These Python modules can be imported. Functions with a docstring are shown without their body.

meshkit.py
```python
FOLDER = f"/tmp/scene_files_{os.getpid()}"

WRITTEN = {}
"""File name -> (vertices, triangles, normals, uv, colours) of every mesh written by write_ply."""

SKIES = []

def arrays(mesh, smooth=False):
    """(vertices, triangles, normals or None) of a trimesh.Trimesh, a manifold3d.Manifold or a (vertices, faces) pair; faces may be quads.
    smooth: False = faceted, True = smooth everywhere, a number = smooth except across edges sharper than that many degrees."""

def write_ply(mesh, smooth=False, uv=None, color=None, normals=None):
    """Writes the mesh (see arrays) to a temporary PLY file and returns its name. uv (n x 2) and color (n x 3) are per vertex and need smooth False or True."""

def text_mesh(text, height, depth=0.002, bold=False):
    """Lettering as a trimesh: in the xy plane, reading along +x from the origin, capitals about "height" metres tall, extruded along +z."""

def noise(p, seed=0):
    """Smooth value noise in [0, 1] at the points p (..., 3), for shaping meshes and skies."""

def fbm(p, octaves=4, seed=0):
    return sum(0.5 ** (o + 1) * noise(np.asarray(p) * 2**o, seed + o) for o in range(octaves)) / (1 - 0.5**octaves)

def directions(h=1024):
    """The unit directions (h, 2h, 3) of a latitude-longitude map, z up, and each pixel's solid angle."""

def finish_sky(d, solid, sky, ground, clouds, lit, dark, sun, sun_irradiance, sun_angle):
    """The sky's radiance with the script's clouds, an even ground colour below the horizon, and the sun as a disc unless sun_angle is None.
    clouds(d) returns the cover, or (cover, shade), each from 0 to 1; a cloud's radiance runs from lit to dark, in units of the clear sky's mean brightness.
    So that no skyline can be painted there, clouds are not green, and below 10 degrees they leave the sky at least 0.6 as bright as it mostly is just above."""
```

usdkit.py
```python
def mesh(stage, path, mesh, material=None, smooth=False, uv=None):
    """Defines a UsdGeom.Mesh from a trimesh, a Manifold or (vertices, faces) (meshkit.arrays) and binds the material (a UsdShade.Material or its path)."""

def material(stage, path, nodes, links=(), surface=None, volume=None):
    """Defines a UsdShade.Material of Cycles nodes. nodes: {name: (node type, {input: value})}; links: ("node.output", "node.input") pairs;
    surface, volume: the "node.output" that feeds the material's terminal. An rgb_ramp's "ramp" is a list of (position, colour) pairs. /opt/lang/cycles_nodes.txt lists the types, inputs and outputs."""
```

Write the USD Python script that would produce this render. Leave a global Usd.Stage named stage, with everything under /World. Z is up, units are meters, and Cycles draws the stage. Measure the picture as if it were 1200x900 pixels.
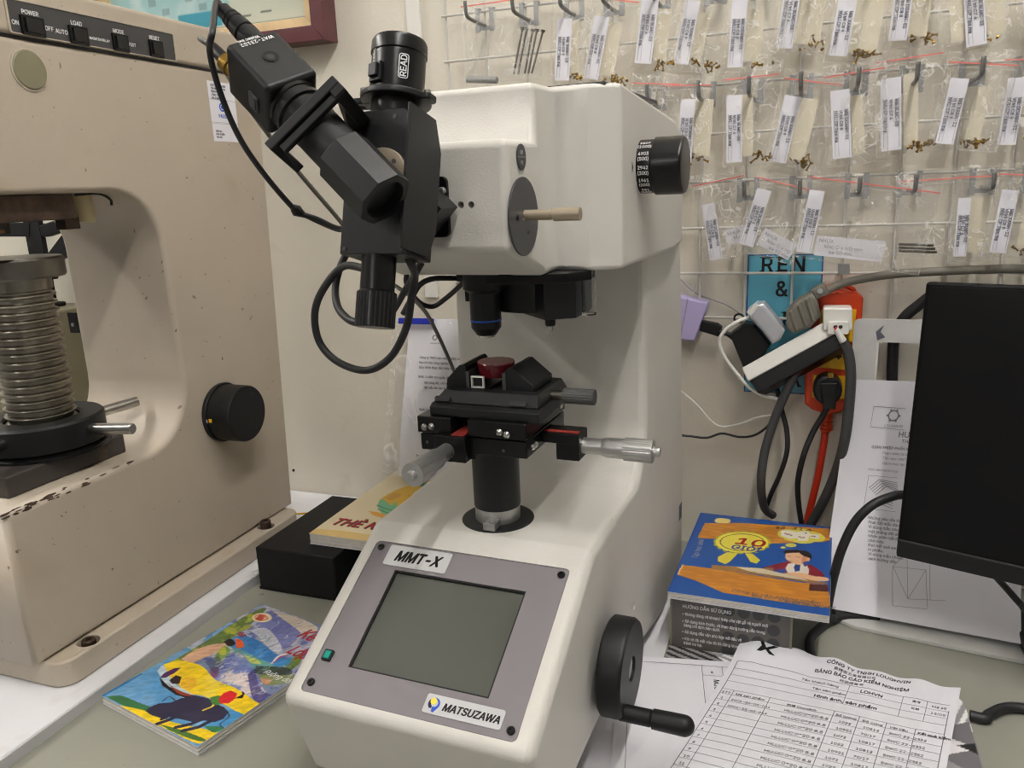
import math, random, numpy as np, trimesh, usdkit, meshkit, shapely
import shapely.geometry as sg
from shapely import affinity
import manifold3d as m3
from scipy.spatial import ConvexHull, HalfspaceIntersection
from pxr import Usd, UsdGeom, UsdLux, Gf, Sdf, UsdShade, Vt

rnd = random.Random(7)
stage = Usd.Stage.CreateInMemory()
UsdGeom.SetStageUpAxis(stage, 'Z')
UsdGeom.SetStageMetersPerUnit(stage, 1.0)
UsdGeom.Xform.Define(stage, '/World')

# ---------------------------------------------------------------- camera, light
# metres, z = 0 on the worktop; the camera looks down a little and to the left of the back wall's normal
YAW, PITCH, ROLL, FPX = 0.36180, 0.24482, -0.042145, 926.6
CAM = np.array([0, 0, .478])
_f = np.array([-math.sin(YAW)*math.cos(PITCH), math.cos(YAW)*math.cos(PITCH), -math.sin(PITCH)])
_r0 = np.array([math.cos(YAW), math.sin(YAW), 0]); _u0 = np.cross(_r0, _f)
_r = math.cos(ROLL)*_r0 + math.sin(ROLL)*_u0; _u = -math.sin(ROLL)*_r0 + math.cos(ROLL)*_u0
cam = UsdGeom.Camera.Define(stage, '/World/camera')
cam.CreateHorizontalApertureAttr(36.0); cam.CreateVerticalApertureAttr(27.0)
cam.CreateFocalLengthAttr(36.0*FPX/1200)
cam.CreateClippingRangeAttr(Gf.Vec2f(.02, 50))
cam.CreateExposureAttr(1.1)
_m = np.eye(4); _m[0, :3], _m[1, :3], _m[2, :3], _m[3, :3] = _r, _u, -_f, CAM
cam.AddTransformOp().Set(Gf.Matrix4d(_m))
dome = UsdLux.DomeLight.Define(stage, '/World/sky_dome')
dome.CreateIntensityAttr(.2); dome.CreateColorAttr(Gf.Vec3f(1.0, .97, .92))
LAMP_STRENGTH = 40
LAMPS = [((.22, -.05, 1.72), 1.5, 90), ((-2.0, .0, 1.72), 1.5, 90), ((-.9, -3.0, 1.72), 1.5, 90)]

# ---------------------------------------------------------------- helpers
def ray(x, y): return _f + _r*(x-600)/FPX - _u*(y-450)/FPX
def at(x, y, ax, v):                       # the point seen at photo pixel x, y on the plane where world axis ax has the value v
    d = ray(x, y); return CAM + d*(v-CAM[ax])/d[ax]
MY = -.0394137; MO = np.array([-.2491, .478, 0])
MEX = np.array([math.cos(MY), math.sin(MY), 0]); MEY = np.array([-math.sin(MY), math.cos(MY), 0])
def mloc(p): d = np.asarray(p)-MO; return np.array([d@MEX, d@MEY, d[2]])
def mat_at(x, y, ax, v):                   # the same in the tester's own axes
    c = mloc(CAM); d = ray(x, y); d = np.array([d@MEX, d@MEY, d[2]]); return c + d*(v-c[ax])/d[ax]
def mw(q): return MO + q[0]*MEX + q[1]*MEY + np.array([0, 0, q[2]])

used = {}
def numbered(parent, name):
    k = (parent, name); n = used.get(k, 0); used[k] = n+1
    return f'{parent}/{name}' + (f'_{n:03d}' if n else '')
def tag(prim, label=None, cat=None, group=None, kind=None):
    for k, v in dict(label=label, category=cat, group=group, kind=kind).items():
        if v: prim.SetCustomDataByKey(k, v)
def thing(name, label, cat, M=None, group=None, kind=None):
    p = numbered('/World', name); x = UsdGeom.Xform.Define(stage, p)
    if M is not None: x.AddTransformOp().Set(Gf.Matrix4d(np.asarray(M, float).T))
    tag(x.GetPrim(), label, cat, group, kind); return p
def part(parent, name, mesh, mat, smooth=30, label=None, kind=None):
    if isinstance(mesh, list): mesh = cat(mesh)
    p = numbered(parent, name); m = usdkit.mesh(stage, p, mesh, LK[mat], smooth=smooth); tag(m.GetPrim(), label, None, None, kind); return p
def solo(name, mesh, mat, label, cat_, group=None, kind=None, smooth=30):
    p = part('/World', name, mesh, mat, smooth); tag(stage.GetPrimAtPath(p), label, cat_, group, kind); return p
def struct(name, mesh, mat, parent='/World', smooth=30):
    p = part(parent, name, mesh, mat, smooth)
    if parent == '/World': tag(stage.GetPrimAtPath(p), kind='structure')
    return p
def T(x, y, z): m = np.eye(4); m[:3, 3] = x, y, z; return m
def fr(o, x, y):                           # frame: origin, x and y directions
    x = np.array(x, float); x /= np.linalg.norm(x); y = np.array(y, float); y = y-x*(x@y); y /= np.linalg.norm(y)
    m = np.eye(4); m[:3, 0], m[:3, 1], m[:3, 2], m[:3, 3] = x, y, np.cross(x, y), o; return m
def rotz(o, deg): a = math.radians(deg); return fr(o, (math.cos(a), math.sin(a), 0), (-math.sin(a), math.cos(a), 0))
def mv(mesh, M): m = mesh.copy(); m.apply_transform(M); return m
def cat(ms):
    ms = [m for m in ms if m is not None]; return ms[0] if len(ms) == 1 else trimesh.util.concatenate(ms)
def mani(mesh): return m3.Manifold(m3.Mesh(np.asarray(mesh.vertices, np.float32), np.asarray(mesh.faces, np.uint32)))
def tri(man):
    m = man.to_mesh(); return trimesh.Trimesh(m.vert_properties[:, :3], m.tri_verts, process=False)
def hull(pts): return tri(m3.Manifold.hull_points(np.asarray(pts, np.float32)))
_sph = {k: trimesh.creation.icosphere(k, 1.0).vertices for k in (0, 1, 2)}
def rhull(pts, r, q=1):                    # convex solid with rounded edges, its flat faces through the given points' hull
    pts = np.asarray(pts, float); h = ConvexHull(pts); eq = np.unique(np.round(h.equations, 7), axis=0)
    hs = eq.copy(); hs[:, 3] += r
    v = HalfspaceIntersection(hs, pts[h.vertices].mean(0)).intersections
    return hull((v[:, None]+_sph[q][None]*r).reshape(-1, 3))
def bx(x0, x1, y0, y1, z0, z1, r=0, q=1):
    pts = [(x, y, z) for x in (x0, x1) for y in (y0, y1) for z in (z0, z1)]
    return rhull(pts, r, q) if r else hull(pts)
def ext_x(yz, x0, x1): return [(x, y, z) for x in (x0, x1) for y, z in yz]
def lathe(prof, M=None, n=40):             # prof: (radius, height) pairs round z
    m = trimesh.creation.revolve(np.array(prof, float), sections=n); m.merge_vertices()
    if m.volume < 0: m.invert()
    return mv(m, M) if M is not None else m
def along(p, d):                           # frame with z along d
    d = np.array(d, float); d /= np.linalg.norm(d); a = np.array([0, 0, 1.]) if abs(d[2]) < .9 else np.array([1., 0, 0])
    x = np.cross(a, d); x /= np.linalg.norm(x); m = np.eye(4); m[:3, 0], m[:3, 1], m[:3, 2], m[:3, 3] = x, np.cross(d, x), d, p; return m
def rod(p0, p1, r, b=0, n=24, r1=None):
    p0, p1 = np.array(p0, float), np.array(p1, float); L = np.linalg.norm(p1-p0); r1 = r if r1 is None else r1
    pr = [(0, 0), (r-b, 0), (r, b), (r1, L-b), (r1-b, L), (0, L)] if b else [(0, 0), (r, 0), (r1, L), (0, L)]
    return lathe(pr, along(p0, p1-p0), n)
def polar(n, r, ph=0, cx=0, cy=0): return [(cx+r*math.cos(ph+2*math.pi*k/n), cy+r*math.sin(ph+2*math.pi*k/n)) for k in range(n)]
def rrect(x0, x1, y0, y1, r, n=5):
    out = []
    for cx, cy, a in ((x1-r, y0+r, -90), (x1-r, y1-r, 0), (x0+r, y1-r, 90), (x0+r, y0+r, 180)):
        out += [(cx+r*math.cos(math.radians(a+90*k/n)), cy+r*math.sin(math.radians(a+90*k/n))) for k in range(n+1)]
    return out
def slab(poly, h, holes=(), M=None):       # polygon extruded along z
    p = sg.Polygon(poly, holes) if not isinstance(poly, sg.base.BaseGeometry) else poly
    ps = list(getattr(p, 'geoms', [p])); m = cat([trimesh.creation.extrude_polygon(g, h, engine='earcut') for g in ps if g.area > 0])
    return mv(m, M) if M is not None else m
def miter(P, c):
    P = np.asarray(P, float); a, b = np.roll(P, 1, 0), np.roll(P, -1, 0)
    d0 = P-a; d0 /= np.linalg.norm(d0, axis=1)[:, None]; d1 = b-P; d1 /= np.linalg.norm(d1, axis=1)[:, None]
    n0 = np.stack([-d0[:, 1], d0[:, 0]], 1); n1 = np.stack([-d1[:, 1], d1[:, 0]], 1); s = n0+n1
    return P + s*(c/np.maximum((s*n0).sum(1), .3))[:, None]
def bev(poly, h, c, segs=3, M=None, both=True):   # extruded simple polygon with rounded rims; counter-clockwise
    P = np.asarray(poly, float)
    if sg.Polygon(P).exterior.is_ccw is False: P = P[::-1]
    A = [(c*(1-math.sin(t)), c*(1-math.cos(t))) for t in np.linspace(0, math.pi/2, segs+1)]
    rings = [(i, z) for i, z in A] if both else [(0, 0)]
    rings += [(i, h-z) for i, z in A[::-1]]
    V = [np.column_stack([miter(P, i) if i else P, np.full(len(P), z)]) for i, z in rings]; n = len(P); F = []
    for k in range(len(V)-1):
        for i in range(n):
            j = (i+1) % n; F += [(k*n+i, k*n+j, (k+1)*n+j), (k*n+i, (k+1)*n+j, (k+1)*n+i)]
    import mapbox_earcut as me
    for k, s in ((0, -1), (len(V)-1, 1)):
        t = me.triangulate_float64(np.ascontiguousarray(V[k][:, :2]), np.array([n], np.uint32)).reshape(-1, 3)+k*n
        for q in t:
            p0, p1, p2 = (np.vstack(V)[i, :2] for i in q); up = np.cross(p1-p0, p2-p0) > 0
            F.append(tuple(q) if up == (s > 0) else tuple(q[::-1]))
    m = trimesh.Trimesh(np.vstack(V), F, process=False)
    return mv(m, M) if M is not None else m
def spline(P, n=12):
    P = np.asarray(P, float); Q = np.vstack([2*P[0]-P[1], P, 2*P[-1]-P[-2]]); out = []
    for i in range(1, len(Q)-2):
        for t in np.linspace(0, 1, n, endpoint=False):
            a, b, c, d = Q[i-1:i+3]; out.append(.5*((2*b)+(c-a)*t+(2*a-5*b+4*c-d)*t*t+(3*b-a-3*c+d)*t**3))
    return np.vstack([out, P[-1:]])
def tube(P, r, n=10, seg=10, smooth=True):
    C = spline(P, seg) if smooth else np.asarray(P, float); t = np.gradient(C, axis=0); t /= np.linalg.norm(t, axis=1)[:, None]
    a = np.array([0, 0, 1.]) if abs(t[0][2]) < .9 else np.array([1., 0, 0]); u = np.cross(t[0], a); u /= np.linalg.norm(u); V = []
    rr = np.broadcast_to(r, len(C)) if np.ndim(r) == 0 else np.interp(np.linspace(0, 1, len(C)), np.linspace(0, 1, len(r)), r)
    for k in range(len(C)):
        u = u-t[k]*(u@t[k]); u /= np.linalg.norm(u); w = np.cross(t[k], u)
        V += [C[k]+rr[k]*(math.cos(q)*u+math.sin(q)*w) for q in np.arange(n)*2*math.pi/n]
    V += [C[0], C[-1]]; F = []; L = len(C)
    for k in range(L-1):
        for i in range(n):
            j = (i+1) % n; F += [(k*n+i, k*n+j, (k+1)*n+j), (k*n+i, (k+1)*n+j, (k+1)*n+i)]
    for i in range(n): j = (i+1) % n; F += [(L*n, j, i), (L*n+1, (L-1)*n+i, (L-1)*n+j)]
    m = trimesh.Trimesh(V, F, process=False)
    if m.volume < 0: m.invert()
    return m
_tc = {}
def text_cjk(s):                            # Chinese characters, outlined as meshkit.text_mesh outlines its letters
    import glob
    from PIL import Image, ImageDraw, ImageFont
    f = ImageFont.truetype(glob.glob('/opt/blender-*/*/datafiles/fonts/Noto Sans CJK*')[0], 60); x0, y0, x1, y1 = f.getbbox(s, anchor='ls')
    im = Image.new('L', (x1-x0+8, y1-y0+8)); ImageDraw.Draw(im).text((4-x0, 4-y0), s, 255, f, anchor='ls')
    on = np.pad(np.asarray(im) > 127, ((0, 0), (1, 1))).astype(np.int8); r, a = np.nonzero(np.diff(on, axis=1) == 1); b = np.nonzero(np.diff(on, axis=1) == -1)[1]
    g = affinity.affine_transform(shapely.union_all(shapely.box(a, -r-1, b, -r)).buffer(.6).buffer(-.6).simplify(.8), [1/52, 0, 0, 1/52, -4/52, (4-y0)/52])
    return slab(g, 1.0)
def text(s, h, M=None, bold=False, d=.0002, anchor='l', wx=1.0):
    k = (s, bold)
    if k not in _tc: _tc[k] = text_cjk(s) if any(ord(c) > 0x3000 for c in s) else meshkit.text_mesh(s, 1.0, 1.0, bold)
    m = _tc[k].copy(); v = m.vertices*np.array([h*wx, h, d]); w = v[:, 0].max()
    v[:, 0] -= {'l': 0, 'c': w/2, 'r': w}[anchor]; m.vertices = v
    return mv(m, M) if M is not None else m
def line(a, b, w, M=None, d=.0002):        # a printed rule between two points of a plane
    a, b = np.array(a, float), np.array(b, float); t = (b-a)/np.linalg.norm(b-a); n = np.array([-t[1], t[0]])*w/2
    return slab([a-n, b-n, b+n, a+n], d, M=M)
def lin(c): c = np.asarray(c, float)/255; return np.where(c <= .04045, c/12.92, ((c+.055)/1.055)**2.4)
def sheet(fn, nu, nv, th=0):               # grid surface fn(u, v) -> points, u along the first row; th gives it a thickness along z
    u, v = np.meshgrid(np.linspace(0, 1, nu), np.linspace(0, 1, nv)); P = fn(u, v).reshape(-1, 3)
    i = np.arange(nu*nv).reshape(nv, nu); a, b, c, d = i[:-1, :-1].ravel(), i[:-1, 1:].ravel(), i[1:, 1:].ravel(), i[1:, :-1].ravel()
    F = np.vstack([np.stack([a, b, c], 1), np.stack([a, c, d], 1)])
    if not th: return trimesh.Trimesh(P, F, process=False)
    N = len(P); rim = np.concatenate([i[0, :], i[1:, -1], i[-1, :-1][::-1], i[1:-1, 0][::-1]]); nx = np.roll(rim, -1)
    n0 = np.cross(P[i[0, 1]]-P[i[0, 0]], P[i[1, 0]]-P[i[0, 0]]); n0 /= np.linalg.norm(n0)
    F2 = np.vstack([F, F[:, ::-1]+N, np.stack([rim, rim+N, nx+N], 1), np.stack([rim, nx+N, nx], 1)])
    return trimesh.Trimesh(np.vstack([P, P-n0*th]), F2, process=False)

class Paint:                               # flat print: colours on the vertices of a grid
    def __init__(s, w, h, nx, base): 
        s.w, s.h, s.nx, s.ny = w, h, nx, int(round(nx*h/w)); u, v = np.meshgrid(np.linspace(0, w, s.nx), np.linspace(0, h, s.ny)); s.u, s.v = u, v
        s.c = np.tile(np.array(base, float), (s.ny, s.nx, 1))
    def mask(s, g): return shapely.contains_xy(g, s.u, s.v)
    def put(s, m, col, a=1.0): 
        m = np.asarray(m, float)[..., None]*a; s.c = s.c*(1-m)+np.asarray(col, float)*m
    def poly(s, pts, col, a=1.0, smooth=False):
        if smooth: q = spline(np.array([*pts, pts[0]], float), 6); pts = q
        s.put(s.mask(sg.Polygon(pts).buffer(0)), col, a)
    def ell(s, cx, cy, rx, ry, col, a=1.0, rot=0): s.put(s.mask(affinity.rotate(affinity.scale(sg.Point(cx, cy).buffer(1, 24), rx, ry), rot)), col, a)
    def stroke(s, pts, w, col, a=1.0, smooth=True):
        p = spline(np.array(pts, float), 8) if smooth and len(pts) > 2 else pts; s.put(s.mask(sg.LineString(p).buffer(w/2)), col, a)
    def noise(s, scale, seed=0, oct=4): return meshkit.fbm(np.stack([s.u/s.w*scale, s.v/s.w*scale, np.zeros_like(s.u)], -1), oct, seed)
    def mesh(s, fn, parent, name, mat='print_gloss'):
        m = sheet(fn, s.nx, s.ny); p = numbered(parent, name)
        k = usdkit.mesh(stage, p, m, LK[mat], smooth=True)
        UsdGeom.PrimvarsAPI(k).CreatePrimvar('Col', Sdf.ValueTypeNames.Color3fArray, 'vertex').Set(Vt.Vec3fArray.FromNumpy(lin(s.c.reshape(-1, 3)).astype(np.float32)))
        return p

# ---------------------------------------------------------------- materials
LK = {}
def mat(name, col, rough=.5, metal=0, bump=0, bscale=400, var=0, vscale=8, spec=.5, coat=0, **kw):
    n = {'p': ('principled_bsdf', dict(base_color=tuple(lin(col)), roughness=rough, metallic=metal, specular_ior_level=spec, coat_weight=coat, **kw)), 'g': ('geometry', {})}; l = []
    if var:
        c = lin(col); n['n'] = ('noise_texture', dict(scale=vscale, detail=5, roughness=.6))
        n['r'] = ('rgb_ramp', {'ramp': [(.3, tuple(c*(1-var))), (.7, tuple(np.minimum(c*(1+var*.6), 1)))]})
        l += [('g.position', 'n.vector'), ('n.fac', 'r.fac'), ('r.color', 'p.base_color')]
    if bump:
        n['bn'] = ('noise_texture', dict(scale=bscale, detail=3)); n['b'] = ('bump', dict(strength=bump, distance=.001))
        l += [('g.position', 'bn.vector'), ('bn.fac', 'b.height'), ('b.normal', 'p.normal')]
    LK[name] = usdkit.material(stage, '/World/Looks/'+name, n, l, surface='p.BSDF')
def mat_specks(name, col, dirt, rough, levels, bump=.15, bscale=500, var=.1, vscale=5):
    # paint with wear of its own: levels = (noise scale, threshold, softness, colour, amount)
    c = lin(col); n = {'p': ('principled_bsdf', dict(roughness=rough)), 'g': ('geometry', {}), 'n': ('noise_texture', dict(scale=vscale, detail=6, roughness=.6)),
         'r': ('rgb_ramp', {'ramp': [(.3, tuple(c*(1-var))), (.7, tuple(np.minimum(c*(1+var*.5), 1)))]})}
    l = [('g.position', 'n.vector'), ('n.fac', 'r.fac')]; last = 'r.color'
    for i, (sc, th, sf, cc, am) in enumerate(levels):
        n[f's{i}'] = ('noise_texture', dict(scale=sc, detail=2, roughness=.6, distortion=.4)); n[f't{i}'] = ('map_range', dict(from_min=th, from_max=th+sf, to_min=0.0, to_max=am, clamp=True))
        n[f'm{i}'] = ('mix_color', dict(b=tuple(lin(cc))))
        l += [('g.position', f's{i}.vector'), (f's{i}.fac', f't{i}.value'), (f't{i}.result', f'm{i}.fac'), (last, f'm{i}.a')]; last = f'm{i}.result'
    n['bn'] = ('noise_texture', dict(scale=bscale, detail=3)); n['b'] = ('bump', dict(strength=bump, distance=.001))
    l += [('g.position', 'bn.vector'), ('bn.fac', 'b.height'), ('b.normal', 'p.normal'), (last, 'p.base_color')]
    LK[name] = usdkit.material(stage, '/World/Looks/'+name, n, l, surface='p.BSDF')
mat('cream_paint', (210, 207, 200), .5, bump=.22, bscale=700, var=.03)
mat('black_anodised', (22, 23, 25), .42, bump=.05, bscale=900, spec=.4)
mat('black_gloss', (13, 13, 14), .28, spec=.35)
mat('black_plastic', (17, 17, 19), .45, spec=.35)
mat('black_matt', (14, 14, 16), .6, spec=.35)
mat('dark_grey', (62, 62, 64), .45)
mat('panel_grey', (122, 117, 121), .45, bump=.05, bscale=1500)
mat('label_silver', (205, 206, 208), .3, metal=.35)
mat('ink', (18, 17, 20), .5)
mat('ink_grey', (95, 95, 105), .6)
mat('ink_faint', (150, 150, 158), .7)
mat('white_ink', (225, 225, 225), .5)
mat('ink_red', (170, 30, 35), .5)
mat('ink_blue', (35, 60, 150), .45)
mat('logo_blue', (30, 80, 190), .4); mat('logo_navy', (25, 22, 70), .4); mat('logo_yellow', (235, 215, 70), .4)
mat('screen', (84, 86, 80), .22, spec=.4)
mat('green_cap', (0, 120, 105), .2, emission_color=(0, .35, .28), emission_strength=.15)
mat('steel', (185, 184, 180), .25, metal=1, var=.15, vscale=60)
mat('satin_steel', (182, 182, 180), .34, metal=.85)
mat('dull_metal', (175, 175, 172), .5, metal=.1)
mat('screen_black', (7, 7, 8), .5, spec=.2)
mat('thin_ink', (120, 120, 126), .7)
mat('dark_steel', (120, 116, 108), .35, metal=1, var=.2, vscale=50)
mat('thread_steel', (150, 144, 132), .3, metal=1, var=.25, vscale=40)
mat('knurl', (95, 95, 95), .5, metal=.8)
mat('nickel_beige', (178, 165, 145), .4, metal=.7)
mat('objective_blue', (40, 90, 190), .35)
mat('red_resin', (105, 25, 35), .2, var=.2, vscale=150)
mat('red_label', (150, 52, 44), .5)
mat('tan_cap', (205, 190, 150), .4)
mat('brass', (150, 118, 50), .35, metal=.9, var=.3, vscale=300)
mat('zinc', (165, 167, 168), .35, metal=.45)
mat('hook_grey', (120, 120, 118), .4, metal=.3)
mat('wire_white', (205, 202, 196), .4)
mat('paper', (226, 225, 232), .75, var=.03)
mat('paper_warm', (222, 214, 192), .75, var=.04)
mat('pages', (208, 203, 195), .8, var=.12, vscale=120)
mat('white_plastic', (228, 226, 220), .4)
mat('white_rough', (205, 205, 202), .6, var=.08, vscale=30, bump=.3, bscale=120)
mat('lavender', (186, 176, 220), .4)
mat('silver_plastic', (190, 192, 198), .3, metal=.3)
mat('orange', (208, 62, 14), .4)
mat('orange_cable', (190, 40, 14), .45)
mat('yellow', (222, 170, 12), .4)
mat('grey_rubber', (112, 108, 98), .55)
mat('cable_grey', (62, 62, 63), .5)
mat('cable_dark', (30, 30, 33), .5)
mat('cyan_sign', (98, 180, 205), .4)
mat('maroon', (92, 48, 52), .35, var=.15, vscale=40)
mat('wood_mat', (218, 190, 145), .6, var=.18, vscale=25)
mat('seal_red', (228, 128, 120), .4)
mat('olive', (128, 124, 100), .5)
mat('rust_steel', (78, 62, 52), .5, metal=.5, var=.5, vscale=60)
mat('amber', (150, 95, 40), .4)
mat('skin_grey_box', (98, 94, 90), .55)
mat('ceiling_white', (232, 232, 230), .8)
mat('room_paint', (168, 169, 170), .7)
mat('floor_tile', (160, 158, 154), .5, var=.1, vscale=3)
mat('blue_clip', (30, 45, 170), .35)
mat_specks('beige_paint', (180, 169, 153), None, .5, [(9, .62, .12, (160, 134, 108), .3), (150, .722, .02, (84, 66, 52), .8), (60, .738, .02, (104, 86, 68), .7), (3.5, .6, .15, (190, 181, 162), .4)], var=.07, vscale=7)
mat_specks('wall_paint', (222, 216, 202), None, .65, [(14, .66, .1, (196, 184, 164), .3), (110, .75, .03, (160, 145, 122), .5)], bump=.35, bscale=160, var=.05, vscale=3)
mat_specks('worktop', (146, 146, 135), None, .42, [(40, .735, .03, (80, 78, 66), .6), (8, .6, .2, (158, 157, 142), .5), (150, .75, .03, (60, 58, 50), .6)], bump=.2, bscale=45, var=.05)
mat_specks('white_board', (224, 224, 228), None, .4, [(120, .74, .03, (90, 80, 70), .6), (18, .62, .1, (190, 186, 182), .5)], bump=.1)
mat_specks('black_board_box', (60, 55, 52), None, .45, [(20, .6, .05, (96, 78, 66), .6)], bump=.05)
for nm, rg in (('print_gloss', .35), ('print_matt', .6)):
    LK[nm] = usdkit.material(stage, '/World/Looks/'+nm, {'a': ('attribute', {'attribute': 'Col'}), 'p': ('principled_bsdf', dict(roughness=rg))}, [('a.color', 'p.base_color')], surface='p.BSDF')
def mat_film(name, haze, tint, bs, rough=.12, crease=60):
    LK[name] = usdkit.material(stage, '/World/Looks/'+name, {
        't': ('transparent_bsdf', dict(color=tint)), 'gl': ('glossy_bsdf', dict(color=(1, 1, 1), roughness=rough)), 'd': ('diffuse_bsdf', dict(color=(.93, .92, .89))),
        'g': ('geometry', {}), 'n': ('noise_texture', dict(scale=bs, detail=3, distortion=1.5)), 'b': ('bump', dict(strength=1.0, distance=.012)),
        'lw': ('layer_weight', dict(blend=.5)), 'pw': ('math', dict(math_type='power', value2=4.0)), 'f': ('math', dict(math_type='multiply_add', value2=.35, value3=.05)), 'm1': ('mix_closure', {}), 'm2': ('mix_closure', {}),
        'c': ('noise_texture', dict(scale=crease, detail=1.5, distortion=1.2)), 'cm': ('math', dict(math_type='subtract', value2=.5)), 'ca': ('math', dict(math_type='absolute')), 'cr': ('map_range', dict(from_min=.0, from_max=.024, to_min=.7, to_max=haze, clamp=True)),
        'k': ('noise_texture', dict(scale=crease*.45, detail=1)), 'kr': ('map_range', dict(from_min=.46, from_max=.56, to_min=0.0, to_max=1.0, clamp=True)), 'mx': ('mix_float', dict(a=haze))},
        [('g.position', 'n.vector'), ('g.position', 'c.vector'), ('c.fac', 'cm.value1'), ('cm.value', 'ca.value1'), ('ca.value', 'cr.value'), ('g.position', 'k.vector'), ('k.fac', 'kr.value'), ('kr.result', 'mx.fac'), ('cr.result', 'mx.b'), ('mx.result', 'm2.fac'), ('n.fac', 'b.height'), ('b.normal', 'gl.normal'), ('lw.facing', 'pw.value1'), ('pw.value', 'f.value1'), ('f.value', 'm1.fac'), ('t.BSDF', 'm1.closure1'), ('gl.BSDF', 'm1.closure2'), ('m1.closure', 'm2.closure1'), ('d.BSDF', 'm2.closure2')], surface='m2.closure')
mat_film('bag_film', .05, (.995, .992, .985), 70, .12)
mat_film('sleeve_film', .08, (.98, .98, .98), 18, .12, 14)
LK['glass_pane'] = usdkit.material(stage, '/World/Looks/glass_pane', {'t': ('transparent_bsdf', dict(color=(.95, .97, .97))), 'gl': ('glossy_bsdf', dict(color=(1, 1, 1), roughness=.02)), 'lw': ('layer_weight', dict(blend=.5)), 'pw': ('math', dict(math_type='power', value2=4.0)), 'f': ('math', dict(math_type='multiply_add', value2=.6, value3=.04)), 'm': ('mix_closure', {})},
    [('lw.facing', 'pw.value1'), ('pw.value', 'f.value1'), ('f.value', 'm.fac'), ('t.BSDF', 'm.closure1'), ('gl.BSDF', 'm.closure2')], surface='m.closure')
LK['clear_acrylic'] = usdkit.material(stage, '/World/Looks/clear_acrylic', {'p': ('principled_bsdf', dict(base_color=(.95, .95, .93), roughness=.08, transmission_weight=1.0, ior=1.45))}, surface='p.BSDF')
LK['lamp_glow'] = usdkit.material(stage, '/World/Looks/lamp_glow', {'e': ('emission', dict(color=(1, .962, .918), strength=LAMP_STRENGTH))}, surface='e.emission')

# ---------------------------------------------------------------- the setting
struct('wall_back', bx(-3.6, 2.4, 1.01, 1.09, -.75, 1.9), 'wall_paint')
struct('floor', bx(-3.6, 2.4, -4.2, 1.01, -.8, -.75), 'floor_tile')
struct('ceiling', bx(-3.6, 2.4, -4.2, 1.01, 1.9, 1.95), 'ceiling_white')
struct('wall_left', bx(-3.68, -3.6, -4.2, 1.09, -.75, 1.9), 'room_paint')
struct('wall_right', bx(2.4, 2.48, -4.2, 1.09, -.75, 1.9), 'room_paint')
struct('wall_front', bx(-3.68, 2.48, -4.28, -4.2, -.75, 1.9), 'room_paint')
for (cx, cy, cz), L, a in LAMPS:
    lp = thing('ceiling_lamp', 'white linear ceiling tube lamp '+(('above' if cy > -1 else 'behind the viewer, beyond')+' the '+('right end of' if cx > 0 else 'left end of' if cy > -1 else 'front of')+' the worktop'), 'lamp', rotz((cx, cy, cz), a))
    part(lp, 'housing', bx(-L/2-.03, L/2+.03, -.06, .06, .03, .18, .01), 'white_plastic')
    part(lp, 'tube', rod((-L/2, 0, 0), (L/2, 0, 0), .022), 'lamp_glow')
    for s in (-1, 1): part(lp, 'end_cap', bx(s*L/2-.012, s*L/2+.012, -.025, .025, -.025, .04, .004), 'white_plastic')
tb = thing('worktop', 'grey-green laminate worktop carrying both testers and the monitor', 'table')
part(tb, 'top', bx(-1.9, 1.3, .2, 1.008, -.03, 0, .003), 'worktop')
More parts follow.
